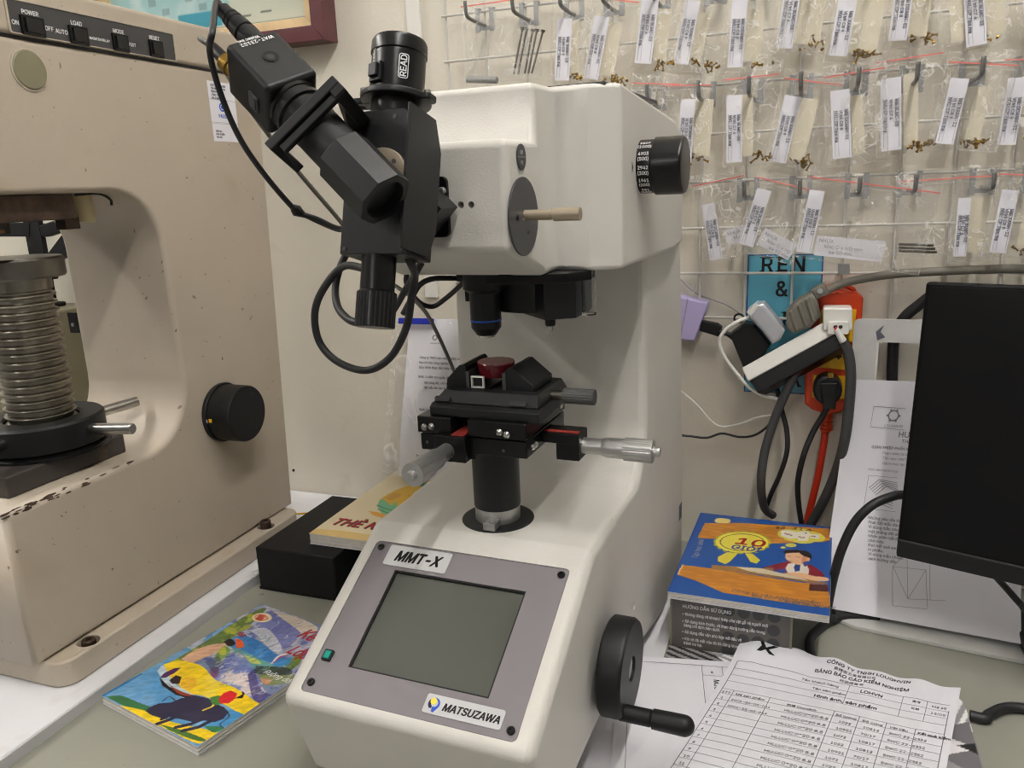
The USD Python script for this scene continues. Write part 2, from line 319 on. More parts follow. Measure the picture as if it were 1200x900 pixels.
for x in (-1.8, 1.2):
    for y in (.27, .95): part(tb, 'leg', bx(x-.03, x+.03, y-.03, y+.03, -.75, -.03, .004), 'dark_grey')
bd = thing('base_board', 'white board lying on the worktop under the large beige tester', 'board')
part(bd, 'board', bx(-1.3, -.641, .3, 1.006, .0002, .012, .0015), 'white_board')
part(bd, 'edge_strip', bx(-.6409, -.6385, .3, 1.006, .0002, .0115), 'label_silver')

# ---------------------------------------------------------------- the white micro hardness tester (its own axes: x right, y back, z up)
MT = fr(MO, MEX, MEY)
mt = thing('hardness_tester', 'off-white micro hardness tester with slanted grey screen panel and black turret', 'testing machine', MT)
PT = .5093232; PC = np.array([0, 0, .1566])           # the slanted front: tilt and centre
pf = fr(PC, (1, 0, 0), (0, math.cos(PT), math.sin(PT)))
A = rhull(ext_x([(-.067, .1192), (.0777, .2), (.235, .2), (.235, .043), (-.040, .037)], -.1005, .1005), .009, 2)
B = rhull(ext_x([(.14, .047), (.215, .031), (.30, .008), (.34, .001), (.452, .001), (.446, .2), (.14, .2)], -.1005, .1005), .006, 2)
body = mani(A)+mani(B)+mani(rhull([(x, y, z) for x in (-.1003, .1003) for y, z in ((.2545, .1), (.2545, .53), (.40, .53), (.437, .33), (.452, .1))], .009, 1))
arc = [(.2545-.055+.055*math.sin(t), .2555-.055*math.cos(t)) for t in np.linspace(0, math.pi/2, 9)]
arc = [(.17, .1996)]+arc
def swept(path, r, hw, deep, n=6):           # a strip with rounded long edges following a (y, z) path, solid below
    P = np.array(path); t = np.gradient(P, axis=0); t /= np.linalg.norm(t, axis=1)[:, None]; N = np.stack([-t[:, 1], t[:, 0]], 1)
    a = np.linspace(0, math.pi/2, n); sec = [(-hw, deep)]+[(-(hw-r+r*math.cos(q)), r-r*math.sin(q)) for q in a]+[(hw-r+r*math.cos(q), r-r*math.sin(q)) for q in a[::-1]]+[(hw, deep)]
    m = len(sec); V = [(x, *(p-nn*d)) for p, nn in zip(P, N) for x, d in sec]; L = len(P); F = []
    for k in range(L-1):
        for q in range(m): w = (q+1) % m; F += [(k*m+q, k*m+w, (k+1)*m+w), (k*m+q, (k+1)*m+w, (k+1)*m+q)]
    for q in range(1, m-1): F += [(0, q, q+1), ((L-1)*m, (L-1)*m+q+1, (L-1)*m+q)]
    g = trimesh.Trimesh(V, F, process=False)
    trimesh.repair.fix_normals(g); return g
arc = [(y, .1999) for y in np.linspace(.12, .194, 6)]+[(.2543-.055+.055*math.sin(q), .2549-.055*math.cos(q)) for q in np.linspace(.05, math.pi/2-.05, 22)]+[(.2543, z) for z in np.linspace(.258, .33, 6)]
body += mani(swept(arc, .009, .1004, .028))
HEAD = [(-.111, .131), (-.088, .118), (.088, .118), (.111, .131), (.111, .33), (.1, .375), (.1, .43), (-.1, .43), (-.1, .375), (-.111, .33)]
zt = lambda y: .5485-max(0, y-.16)*.085
head = mani(rhull([(x, y, z) for x, y in HEAD for z in (.4125-max(0, y-.12)*.01, zt(y))], .004, 1))
nose = mani(rhull(ext_x([(.02, .4365), (.02, .5085), (.2, .5085), (.2, .4125), (.0885, .4125)], -.0655, .0635), .006, 2))
nose += mani(rhull(ext_x([(.074, .47), (.074, .5475), (.2, .549), (.2, .47)], -.0655, .0635), .005, 2))
body += head+nose
cut = slab(rrect(-.0864, .0864, -.0683, .0683, .004), .03, M=pf@T(0, 0, -.0045))
body -= mani(cut)
for q in (mat_at(540, 240, 1, .02), mat_at(552, 240, 1, .02)): body -= mani(rod((q[0], .0, q[2]), (q[0], .06, q[2]), .0023))
sidehole = mat_at(743, 710, 0, .1); body -= mani(rod((.05, sidehole[1], sidehole[2]), (.12, sidehole[1], sidehole[2]), .004))
part(mt, 'body', tri(body), 'cream_paint', smooth=24)
part(mt, 'top_cover', bx(-.05, .1, .125, .30, .5465, .5497, .001), 'dark_grey')
part(mt, 'top_cover_seam', bx(mat_at(480, 158, 1, .02)[0]-.005, mat_at(503, 158, 1, .02)[0], .0195, .024, .5084, .5092), 'ink', label='dark seam line on the tester head')
for sx in (-.08, .08): part(mt, 'foot', rod((sx, .02, 0), (sx, .02, .045), .014, .002), 'black_plastic')
# front panel
fp = part(mt, 'front_panel', [bev([*rrect(-.086, .086, -.068, .068, .0038)], .0005, .0004, M=pf@T(0, 0, -.0046)),
     tri(mani(bev(rrect(-.086, .086, -.068, .068, .0038), .003, .0005, M=pf@T(0, 0, -.0035)))-mani(slab(rrect(-.0576, .0576, -.0433, .0433, .0006), .02, M=pf@T(0, 0, -.01))))], 'panel_grey', label='slanted grey front panel')
part(fp, 'screen_bezel', tri(mani(slab(rrect(-.0576, .0576, -.0433, .0433, .0005), .0028, M=pf@T(0, 0, -.0041)))-mani(slab(rrect(-.0562, .0562, -.0419, .0419, .0005), .02, M=pf@T(0, 0, -.01)))), 'black_plastic')
part(fp, 'screen', slab(rrect(-.0562, .0562, -.0419, .0419, .0004), .0006, M=pf@T(0, 0, -.0038)), 'screen', label='dark switched-off display')
for sx, sy in ((-.0803, .0622), (.0807, .0622), (.0806, -.0611), (-.0806, -.0606)):
    part(fp, 'screw', tri(mani(lathe([(0, 0), (.003, 0), (.003, .0012), (.0022, .0018), (0, .0018)], pf@T(sx, sy, -.0006), 20))-mani(slab(polar(6, .0013), .003, M=pf@T(sx, sy, .0004)))), 'black_gloss')
part(fp, 'model_plate', bev(rrect(-.0716, -.0136, .0465, .0660, .0018), .0008, .0002, M=pf@T(0, 0, -.0006)), 'label_silver', label='silver plate lettered MMT-X')
part(fp, 'maker_plate', bev(rrect(.0134, .0730, -.0628, -.0488, .0018), .0008, .0002, M=pf@T(0, 0, -.0006)), 'label_silver', label='silver plate lettered MATSUZAWA')
sk = np.array([[1, .2, 0, 0], [0, 1, 0, 0], [0, 0, 1, 0], [0, 0, 0, 1.]])
part(fp, 'lettering', [text('MMT-X', .0094, pf@T(-.0427+dx, .0516+dy, .0002)@sk, True, anchor='c', wx=.84) for dx, dy in ((-.0003, -.0002), (.0003, .0002), (0, 0))]+[text('MATSUZAWA', .0052, pf@T(.0492+dx, -.0588, .0002)@sk, True, anchor='c', wx=.92) for dx in (-.00015, .00015)], 'ink', smooth=False, kind='stuff')
lx, ly = .0206, -.0555
ring = sg.Point(0, 0).buffer(.0044, 16).difference(sg.Point(.0003, .0004).buffer(.0026, 16))
part(fp, 'logo_blue_arc', slab(ring.intersection(sg.Polygon([(-.0005, -.01), (.01, -.01), (.01, .01), (-.0005, .01)])).union(sg.Polygon([(.0036, -.0026), (.0012, -.0062), (-.0006, -.0052), (.0016, -.0028)])), .0002, M=pf@T(lx, ly, .0002)), 'logo_blue', smooth=False)
part(fp, 'logo_navy_arc', slab(ring.intersection(sg.Polygon([(-.01, -.0035), (-.001, -.0035), (-.001, .002), (-.01, .004)])), .0002, M=pf@T(lx, ly, .0002)), 'logo_navy', smooth=False)
part(fp, 'logo_yellow_dot', slab(sg.Point(-.0008, .0017).buffer(.0024, 12), .0002, M=pf@T(lx, ly, .0003)), 'logo_yellow', smooth=False)
sw = part(fp, 'indicator_frame', bev(rrect(-.0815, -.0738, -.0428, -.0340, .0008), .0022, .0003, M=pf@T(0, 0, -.0006)), 'black_gloss')
part(fp, 'indicator_lamp', bev(rrect(-.0801, -.0752, -.0414, -.0354, .0005), .0013, .0004, M=pf@T(0, 0, .0012)), 'green_cap', label='green indicator cap')
# dial plate, lever, window on the nose's right side
sf = fr((.0635, .0445, .4575), (0, 1, 0), (0, 0, 1))
dp = part(mt, 'lever_plate', bev(polar(48, .0265), .0016, .0004, M=sf@T(0, 0, -.0001)), 'dark_grey', label='dark round plate behind the lever')
part(dp, 'plate_screw', [lathe([(0, 0), (.0018, 0), (.0018, .0008), (0, .001)], sf@T(-.013, 0, .0014), 14), lathe([(0, 0), (.0012, 0), (.0012, .0006), (0, .0007)], sf@T(.006, -.011, .0014), 12)], 'black_gloss')
LV = sf@T(.001, .001, .0015)
lv = part(mt, 'lever', lathe([(0, 0), (.0036, 0), (.0036, .019), (.003, .0195), (.003, .0205), (.0045, .021), (.0045, .039), (.0042, .0395), (0, .0395)], LV, 24), 'nickel_beige', label='beige metal lever pin')
wf = fr((.0635, .0445, .4968), (0, 1, 0), (0, 0, 1))
ov = [(x*.0078, y*.0086) for x, y in polar(32, 1)]
part(mt, 'oval_badge', bev(ov, .0012, .0003, M=wf@T(0, 0, -.0001)), 'dark_grey')
part(mt, 'badge_lettering', [text(s, .0028, wf@T(-.0005, z, .0011), True, anchor='c', wx=.9) for s, z in (('HV', .0016), ('HK', -.0052))]+[line((-.007, 0), (.007, 0), .0004, wf@T(0, 0, .0011))], 'ink_faint', smooth=False)
# load dial on the right of the head
KX = along((.1105, .1925, .489), (1, 0, 0)); KX[:3, :3] = np.array([[0, 0, 1], [1, 0, 0], [0, 1, 0]]).astype(float)
kd = part(mt, 'load_dial', lathe([(0, 0), (.0212, 0), (.0212, .0118), (.0228, .0128), (.0228, .0335), (.0216, .0358), (.019, .0365), (0, .0365)], KX, 48), 'black_gloss', label='black load selector dial')
nums = []
for a, s1, s2 in ((52, '9807', '(1000)'), (22, '4903', '(500)'), (-8, '2942', '(300)'), (-36, '1961', '(200)'), (-64, '981', '(100)')):
    for s, da in ((s1, 5.5), (s2, -6)):
        t = math.radians(180+a*-1+0) if 0 else math.radians(180)
        ang = math.radians(a+da); n = np.array([0, -math.cos(ang), math.sin(ang)]); up = np.array([0, math.sin(ang), math.cos(ang)])
        nums.append(text(s, .0027, fr(np.array([.1165, .1925, .489])+n*.02115, (1, 0, 0), up)@T(0, -.0013, 0), True, anchor='c', wx=.92))
part(mt, 'dial_numbers', nums, 'white_ink', smooth=False)
part(mt, 'dial_pointer', slab([(0, 0), (-.003, -.004), (-.003, .004)], .0004, M=fr((.1109, .1625, .4885), (0, 1, 0), (0, 0, 1))), 'ink', smooth=False)
part(mt, 'small_label', slab(rrect(-.005, .005, -.012, .008, .0006), .0003, M=fr((.1105, .322, .458), (0, 1, 0), (0, 0, 1))), 'paper')
part(mt, 'serial_label', slab(rrect(-.008, .008, -.010, .010, .0006), .0003, M=fr((.1004, .435, .085), (0, 1, 0), (0, 0, 1))), 'ink_grey')
# handwheel with crank
WX = np.array([[0, 0, 1], [1, 0, 0], [0, 1, 0]]).astype(float); WM = np.eye(4); WM[:3, :3] = WX; WM[:3, 3] = (.1005, .090, .0925)
wheel = mani(lathe([(0, .006), (.038, .006), (.0405, .008), (.0405, .0235), (.0385, .0265), (0, .0265)], WM, 56))-mani(lathe([(0, .016), (.0105, .016), (.0105, .04), (0, .04)], WM, 36))+mani(lathe([(0, -.002), (.012, -.002), (.012, .01), (0, .01)], WM, 24))
hw = part(mt, 'handwheel', tri(wheel), 'black_plastic', smooth=35, label='black handwheel with crank handle')
part(hw, 'hub_bolt', lathe([(0, .0155), (.0100, .0155), (.0100, .0236), (.0092, .0243), (0, .0243)], WM, 32), 'dull_metal')
HM = WM@T(-.024, -.0245, .026)
part(hw, 'crank_handle', lathe([(0, -.003), (.0068, -.003), (.0068, .021), (.0062, .0215), (.0062, .022), (.0078, .023), (.0082, .046)]+[(.0082*math.cos(t), .0475+.0078*math.sin(t)) for t in np.linspace(0, math.pi/2, 7)], HM, 28), 'black_plastic')
# turret, objective, indenter
tp = part(mt, 'turret_plate', bev([(-.02, .105), (.03, .085), (.076, .1), (.088, .122), (.070, .19), (-.02, .19)], .008, .001, M=T(0, 0, .4052)), 'black_gloss')
part(mt, 'turret_block', [bev([(.026, .132), (.055, .104), (.0765, .118), (.0765, .17), (.026, .17)], .034, .0012, M=T(0, 0, .3755)), bev([(-.0195, .118), (-.004, .125), (-.004, .165), (-.0195, .165)], .021, .001, M=T(0, 0, .387)), bev(polar(40, .042, 0, .03, .155), .03, .002, M=T(0, 0, .379))], 'black_anodised', label='black objective turret block')
ob = part(mt, 'objective', lathe([(0, .4128), (.0172, .4128), (.0172, .400), (.0125, .3965), (.0125, .3755), (.0122, .3745), (.0122, .3685), (.0080, .3625), (.0060, .3620), (0, .3620)][::-1], T(.0035, .107, 0), 40), 'black_anodised', label='black objective lens')
part(ob, 'colour_ring', lathe([(.0118, .3738), (.0127, .3738), (.0127, .3752), (.0118, .3752)], T(.0035, .107, 0), 40), 'objective_blue', label='blue ring of the objective')
part(ob, 'front_lens', lathe([(0, .3605), (.0066, .3605), (.0072, .3625), (0, .3625)], T(.0035, .107, 0), 32), 'steel')
idn = part(mt, 'indenter', lathe([(0, .3700), (.0036, .3700), (.0042, .3715), (.0042, .379), (0, .379)], T(.0565, .1125, 0), 24), 'black_gloss')
part(idn, 'indenter_tip', lathe([(0, .3620), (.0009, .3630), (.0022, .3672), (.0026, .3702), (0, .3702)], T(.0565, .1125, 0), 20), 'steel', label='bright metal tip of the indenter')
part(mt, 'clear_tube', tri(mani(rod((.0838, .128, .377), (.0838, .128, .406), .0058))-mani(rod((.0838, .128, .379), (.0838, .128, .41), .0048))), 'clear_acrylic', label='clear tube beside the turret')
# spindle post
SX, SY = .0035, .112
part(mt, 'spindle_ring', tri(mani(lathe([(0, .199), (.0312, .199), (.0312, .2008), (.0300, .2016), (0, .2016)], T(SX, SY, 0), 56))), 'black_anodised')
part(mt, 'spindle', lathe([(0, .2015), (.0195, .2015), (.0195, .2135), (0, .2135)], T(SX, SY, 0), 48), 'satin_steel', label='bright lower end of the spindle')
part(mt, 'spindle_sleeve', lathe([(0, .2135), (.0198, .2135), (.0201, .2145), (.0201, .272), (0, .272)], T(SX, SY, 0), 48), 'black_anodised')
q = mat_at(575, 608, 1, SY-.026); part(mt, 'spindle_clip', bx(q[0]-.0055, q[0]+.0055, SY-.031, SY-.018, .2016, .2085, .001), 'satin_steel')
# eyepiece unit on the nose: axes leaning back
EO = np.array([.0015, -.035, .437]); ea = np.array([0, .285, 1]); ea /= np.linalg.norm(ea)
ef = np.eye(4); ef[:3, 0] = (1, 0, 0); ef[:3, 2] = ea; ef[:3, 1] = np.cross(ea, (1, 0, 0)); ef[:3, 3] = EO
BD = [(-.0235, -.0155), (.0165, -.0155), (.0225, -.0105), (.0225, .0155), (-.0235, .0155)]
prism = tri(mani(bev([(-.0235, -.0155), (.0165, -.0155), (.0235, -.0155), (.0235, .0155), (-.0235, .0155)], .089, .0008)))
cutc = hull([(x, y, z) for x, z in ((.0235, .080), (.0145, .0901), (.03, .0901), (.03, .08)) for y in (-.03, .03)])
eb = part(mt, 'eyepiece_body', mv(tri(mani(prism)-mani(cutc)), ef), 'black_anodised', label='black eyepiece prism box')
for q_ in [lathe([(0, 0), (.0014, 0), (.0014, .0006), (0, .0007)], ef@fr((x, -.0155, z), (1, 0, 0), (0, 0, 1)), 12) for x, z in ((-.0205, .0035), (.0205, .0035), (.0095, .084))]: part(eb, 'cover_screw', q_, 'dark_grey')
part(eb, 'side_plate', bev([(-.028, .002), (.006, .002), (.0135, .02), (.0135, .07), (.004, .0885), (-.028, .0885)], .002, .0004, M=ef@fr((.0236, .003, 0), (0, 1, 0), (0, 0, 1))), 'black_anodised')
mf = fr((-.0, .0195, .4668), (1, 0, 0), (0, 0, 1))
part(mt, 'mount_plate', bev(rrect(-.02, mat_at(527, 240, 1, .02)[0], -.0205, .0195, .004), .0035, .0006, M=fr((0, .0203, .4668), (1, 0, 0), (0, 0, 1))), 'black_gloss')
q = mat_at(518, 224, 1, .016); part(mt, 'mount_screw', lathe([(0, 0), (.0028, 0), (.0028, .002), (.0018, .0026), (0, .0022)], fr((q[0], .0169, q[2]), (1, 0, 0), (0, 0, 1)), 20), 'satin_steel')
part(mt, 'dovetail_mount', [mv(hull([(x, y, z) for x, z in ((.027, 0), (0, .027), (-.027, 0), (0, -.027)) for y in (-.024, 0)]), T(.0015, .0165, .466)), bev(polar(40, .024), .014, .001, M=fr((.0015, -.0035, .474), (1, 0, 0), (0, 0, 1)))], 'black_anodised', label='black dovetail between head and eyepiece box')
for k, zz in ((0, -.0455),):
    kn = [(.0125*(1 if i % 2 else .955), 2*math.pi*i/56) for i in range(56)]
    part(mt, 'lower_drum', mv(lathe([(0, -.044), (.0118, -.044), (.0122, -.0432), (.0122, -.022), (.0108, -.021), (.0108, 0.0005), (0, .0005)], None, 40), ef@T(-.0015, -.005, 0)), 'black_gloss', label='black focusing drum under the prism box')
    part(mt, 'drum_grip', mv(slab([(r*math.cos(a), r*math.sin(a)) for r, a in kn], .0215, holes=[polar(32, .0116)[::-1]]), ef@T(-.0015, -.005, -.0438)), 'black_plastic', smooth=False)
EB = ef@T(.0, 0, .0895)
part(mt, 'eyepiece_collar', mv(lathe([(0, -.003), (.0155, -.003), (.0155, .010), (0, .010)], None, 40), EB), 'black_gloss')
part(mt, 'eyepiece_flange', tri(mani(bev(polar(40, .0225), .0042, .001, M=EB@T(0, 0, .0085)))+mani(bev(rrect(-.0335, -.012, -.006, .006, .005), .0042, .001, M=EB@T(0, 0, .0083)))-mani(bev(rrect(-.0305, -.022, -.003, .003, .0028), .02, .0001, M=EB@T(0, 0, 0)))+mani(bev(rrect(.015, .0265, -.006, .006, .003), .0042, .001, M=EB@T(0, 0, .0083)))), 'black_anodised')
part(mt, 'flange_screw', lathe([(0, .0125), (.0026, .0125), (.0026, .0165), (.002, .0172), (0, .0172)], EB@T(-.019, -.008, 0), 16), 'steel')
part(mt, 'flange_screw', lathe([(0, .0125), (.0022, .0125), (.0022, .0152), (0, .0156)], EB@T(.022, 0, 0), 16), 'steel')
ey = part(mt, 'eyepiece', lathe([(0, .0125), (.0172, .0125), (.0176, .0135), (.0172, .017), (.0170, .0365), (.0168, .037), (.0168, .038), (.0178, .0385), (.0176, .0455), (.0166, .0475), (.0130, .0478), (.0115, .046), (0, .046)], EB, 48), 'black_gloss', label='black READ eyepiece')
a = math.radians(-66); rn = np.array([math.cos(a), math.sin(a), 0]); rt = np.array([-math.sin(a), math.cos(a), 0])
def on_cyl(mesh, r, ang, z0):              # wraps flat print (x along the axis, y round it) on a cylinder about EB's axis
    m = mesh.copy(); v = m.vertices.copy(); th = ang-v[:, 1]/r; rr = r+v[:, 2]
    m.vertices = np.column_stack([rr*np.cos(th), rr*np.sin(th), z0+v[:, 0]]); m.apply_transform(EB); return m
A2 = math.radians(-48)
frame_ = sg.Polygon(rrect(-.0076, .0076, -.0031, .0031, .0016)); frame_ = frame_.difference(frame_.buffer(-.0005)).segmentize(.001)
part(ey, 'read_lettering', [on_cyl(mv(text('READ', .0038, None, True, anchor='c'), T(0, -.0018, 0)), .0171, A2, .0265), on_cyl(slab(frame_, .0002), .0171, A2, .0265)], 'white_ink', smooth=False)
A3 = math.radians(-106); q = EB@fr((.0168*math.cos(A3), .0168*math.sin(A3), .0225), (-math.sin(A3), math.cos(A3), 0), (0, 0, 1))
part(ey, 'read_button', [bev(rrect(-.0048, .0048, -.006, .006, .0006), .0026, .0006, M=q), bev(rrect(-.0035, .0035, -.0035, .0045, .0006), .0026, .0006, M=q@T(0, 0, .0022))], 'black_plastic')
part(ey, 'side_lettering', on_cyl(mv(text('ZERO', .0026, None, True, anchor='c'), T(0, -.0012, 0)), .0171, math.radians(-120), .034), 'white_ink', smooth=False)
# relay tube carrying the camera, running down across the front of the prism box
TA = np.array([.749, -.155, -.644]); TA /= np.linalg.norm(TA)
CU = np.array([.4462, .837, .3168]); CV = np.cross(TA, CU); CV /= np.linalg.norm(CV); CU = np.cross(CV, TA)
CC = np.array([-.0543, -.05, .5402])
def axf(s): m = np.eye(4); m[:3, 0], m[:3, 1], m[:3, 2], m[:3, 3] = CU, CV, TA, CC+TA*s; return m
part(mt, 'relay_tube', lathe([(0, .0345), (.0148, .0345), (.0148, .068), (.0142, .069), (0, .069)], axf(0), 40), 'black_anodised')
oct8 = bev(polar(8, .0178, math.pi/8), .040, .0006, M=axf(.064))
rt_ = part(mt, 'tube_socket', tri(mani(oct8)-mani(lathe([(0, .098), (.0128, .098), (.0128, .12), (0, .12)], axf(0), 32))), 'black_anodised', smooth=20, label='eight-sided black socket at the lower end of the tube')
part(rt_, 'socket_hole', rod(CC+TA*.080+(axf(0)[:3, :3]@np.array([math.cos(-1.9), math.sin(-1.9), 0]))*.0163, CC+TA*.080+(axf(0)[:3, :3]@np.array([math.cos(-1.9), math.sin(-1.9), 0]))*.0168, .0015), 'ink')
qd = ef@fr((.0035, -.0156, .046), (1, 0, 0), (0, 0, 1))
part(mt, 'pivot_disc', bev(polar(40, .0185), .0034, .0006, M=qd), 'nickel_beige', label='bright round disc behind the tube socket')
part(mt, 'pivot_screw', lathe([(0, 0), (.0014, 0), (.0014, .0006), (0, .0008)], qd@T(.0095, .0095, .0034), 12), 'dark_grey')
part(mt, 'pivot_block', bev(polar(24, .012), .012, .0006, M=qd@T(-.003, -.002, .0035)), 'black_anodised')
TE = np.array([.6, -.79, -.11]); TE = TE-TA*(TE@TA); TE /= np.linalg.norm(TE); TD = np.cross(TE, TA); TD = TD*np.sign(TD[2])
def tbox(d0, d1, e0, e1, s0, s1, r=.0008): return rhull([CC+TD*d+TE*e+TA*a for d in (d0, d1) for e in (e0, e1) for a in (s0, s1)], r, 1)
cb = part(mt, 'clamp_bracket', tri(mani(tbox(-.0275, .0275, .0150, .0205, .0350, .0415))+mani(tbox(-.0225, .0275, .0150, .0190, .0425, .0475))+mani(tbox(-.0225, .0225, .0150, .0168, .0400, .0440, .0004))+mani(tbox(.0195, .0275, -.0165, .0200, .0355, .0470))+mani(tbox(-.0275, -.0215, -.012, .0200, .0355, .0415))), 'black_anodised', label='black clamp bracket round the tube')
part(mt, 'bracket_arm', hull([CC+TD*d+TE*e+TA*a for d in (.022, .027) for e in (-.016, .012) for a in (.037, .0465)]+[EO+ea*z+np.array([x, y, 0]) for x in (-.0235, -.020) for y in (-.0170, .004) for z in (.082, .089)]), 'black_anodised')

# ---------------------------------------------------------------- the little camera on the tube
cc = thing('microscope_camera', 'small black box camera clamped on the slanting tube of the tester', 'camera', MT)
cbx = part(cc, 'camera_body', mv(rhull([(x, y, z) for x in (-.0176, .0176) for y in (-.0176, .0176) for z in (-.030, .0141)], .0035, 2), axf(0)), 'black_plastic', label='black square camera housing')
part(cc, 'lens_mount', lathe([(0, .0139), (.0166, .0139), (.0166, .0165), (.0158, .017), (.0158, .0195), (.0166, .020), (.0166, .0235), (.0150, .0245), (.0150, .0362), (0, .0362)], axf(0), 48), 'black_gloss')
tf = fr(CC+CV*.0176, CU, -TA)     # top of the camera
tf = np.eye(4); tf[:3, 0], tf[:3, 1], tf[:3, 2] = -CU, TA, CV
if np.linalg.det(tf[:3, :3]) < 0: tf[:3, 0] *= -1
tf[:3, 3] = CC+CV*.01762
part(cbx, 'model_lettering', [text('WAT-231S2', .0026, tf@T(-.001, -.0255, 0), True, anchor='c'), text('Watec inc.', .0022, tf@T(.003, -.0285, 0), True, anchor='c')], 'white_ink', smooth=False)
part(cbx, 'tripod_socket', lathe([(.0026, 0), (.0048, 0), (.0048, .0005), (.0026, .0005)], tf@T(0, -.009, -.0001), 24), 'black_gloss')
part(cbx, 'tripod_hole', slab(polar(20, .0027), .0003, M=tf@T(0, -.009, -.0001)), 'ink')
lf = np.eye(4); lf[:3, 0], lf[:3, 1], lf[:3, 2] = TA, CV, np.cross(TA, CV); lf[:3, 3] = CC+np.cross(TA, CV)*.0176
if lf[:3, 2]@CU > 0: lf[:3, 0] *= -1; lf[:3, 2] *= -1; lf[:3, 3] = CC-CU*.0176
part(cbx, 'square_socket', [bev(rrect(-.0045, .0045, -.0055, .0055, .001), .0016, .0005, M=lf@T(0, -.002, -.0004)), bev(rrect(-.003, .003, -.004, .004, .0006), .0012, .0002, M=lf@T(0, -.002, .0006))], 'dark_grey')
q = CC-TA*.030
part(cc, 'round_plug', lathe([(0, 0), (.0072, 0), (.0072, .012), (.0062, .0125), (.0062, .014), (.0070, .0145), (.0066, .022), (.0058, .0225), (.0058, .024), (.0062, .0245), (.0062, .0265), (.0054, .027), (.0054, .0285), (.0058, .029), (.0056, .031), (.0048, .0315), (.0048, .033), (.0048, .038), (.003, .041), (0, .041)], along(q+CU*.005+CV*.009, -TA), 28), 'black_plastic', label='ribbed black power plug')
bn = part(cc, 'coaxial_socket', lathe([(0, 0), (.0052, 0), (.0052, .006), (.0062, .0065), (.0062, .013), (.0045, .0145), (0, .0145)], along(q-CU*.010-CV*.006, -TA), 24), 'brass', label='brass coaxial connector')
part(bn, 'coaxial_boot', lathe([(0, .0145), (.0042, .0145), (.0036, .027), (.0026, .032), (0, .032)], along(q-CU*.010-CV*.006, -TA), 20), 'black_plastic')

# ---------------------------------------------------------------- cross stage, vise, sample on the spindle
st = thing('cross_stage', 'black cross stage with two micrometer screws on the tester spindle', 'positioning stage', MT@T(SX, SY, .272))
c = (-SX, -SY, -.272); L_ = lambda m: mv(m, T(*c))
part(st, 'lower_plate', L_(bx(-.0435, .0497, .070, .160, .2722, .2862, .0012)), 'black_gloss')
part(st, 'upper_plate', L_(tri(mani(bx(-.0440, .0505, .067, .161, .2878, .3015, .0012))-mani(bx(-.0135, .0015, .05, .0885, .2885, .32)))), 'black_gloss')
part(st, 'slide_rail', [L_(bx(-.03, .036, .075, .155, .2861, .2879))], 'dark_grey')
for x, z in ((-.0375, .2925), (-.031, .2935), (.0285, .2935), (.0345, .2920)): part(st, 'plate_screw', L_(lathe([(0, 0), (.0029, 0), (.0029, .0008), (.0015, .0026), (0, .0028)], fr((x, .0671, z), (1, 0, 0), (0, 0, 1)), 18)), 'steel')
for x, z in ((-.0375, .2790), (.030, .2775)): part(st, 'plate_screw', L_(lathe([(0, 0), (.0015, 0), (.0012, .0006), (0, .0007)], fr((x, .0701, z), (1, 0, 0), (0, 0, 1)), 12)), 'dark_grey')
for y, z in ((.082, .2785), (.089, .2785), (.148, .2945)): part(st, 'plate_screw', L_(lathe([(0, 0), (.0026, 0), (.0026, .0008), (.0014, .0022), (0, .0024)], fr((.0497 if z < .28 else .0505, y, z), (0, 1, 0), (0, 0, 1)), 16)), 'steel')
def micro(o, d, up, brk):
    M = along(o, d)
    m = part(st, 'micrometer_sleeve', L_(lathe([(0, -.002), (.0066, -.002), (.0066, .0165), (.0062, .017), (.0062, .020), (0, .020)], M, 36)), 'satin_steel')
    kn = part(st, 'micrometer_thimble', L_(slab([(r*math.cos(a), r*math.sin(a)) for r, a in [(.0093*(1 if i % 2 else .975), 2*math.pi*i/64) for i in range(64)]], .0225, M=M@T(0, 0, .0345))), 'satin_steel', smooth=False)
    part(kn, 'thimble_skirt', L_(lathe([(.0064, .0165), (.0072, .0165), (.0082, .0205), (.0082, .0345), (0, .0345)], M, 36)), 'satin_steel')
    part(kn, 'ratchet_stop', L_(lathe([(0, .0565), (.0088, .0565), (.0088, .0572), (.0040, .0578), (.0040, .0615), (.0036, .0625), (0, .0625)], M, 28)), 'satin_steel')
    sc = []
    for k in range(9): sc.append(L_(mv(bx(.0063, .00668, -.0014-(.0010 if k % 5 == 0 else 0), .0014, .004+k*.0013, .0043+k*.0013), M)))
    part(m, 'scale_marks', sc, 'ink', smooth=False)
micro((.0815, .113, .2727), (1, 0, 0), 0, 0)
part(st, 'micrometer_bracket', [L_(bx(.0497, .082, .101, .1235, .2765, .2852, .0008)), L_(bx(.062, .0815, .102, .1235, .2625, .278, .0008))], 'black_gloss')
part(st, 'red_scale_plate', L_(bx(.052, .0805, .1035, .1085, .2851, .2858)), 'red_label', label='red engraved strip on the right bracket')
micro((-.0145, .0615, .2765), (0, -1, 0), 0, 0)
part(st, 'micrometer_bracket', [L_(bx(-.0255, .0015, .060, .082, .2675, .2888, .0008)), L_(bx(-.028, .006, .069, .074, .2680, .286, .0008))], 'black_gloss')
part(st, 'red_scale_plate', L_(bx(-.0115, -.0005, .0625, .0882, .2890, .2897)), 'red_label', label='red engraved strip over the front bracket')
vs = thing('stage_vise', 'small black two-jaw vise bolted on the cross stage', 'vise', MT@T(.012, .112, .3015))
c = (-.012, -.112, -.3015)
part(vs, 'base', L_(tri(mani(rhull(ext_x([(.072, .3015), (.072, .3085), (.0765, .3110), (.147, .3110), (.152, .3085), (.152, .3015)], -.0345, .0597), .0008, 1)))), 'black_anodised')
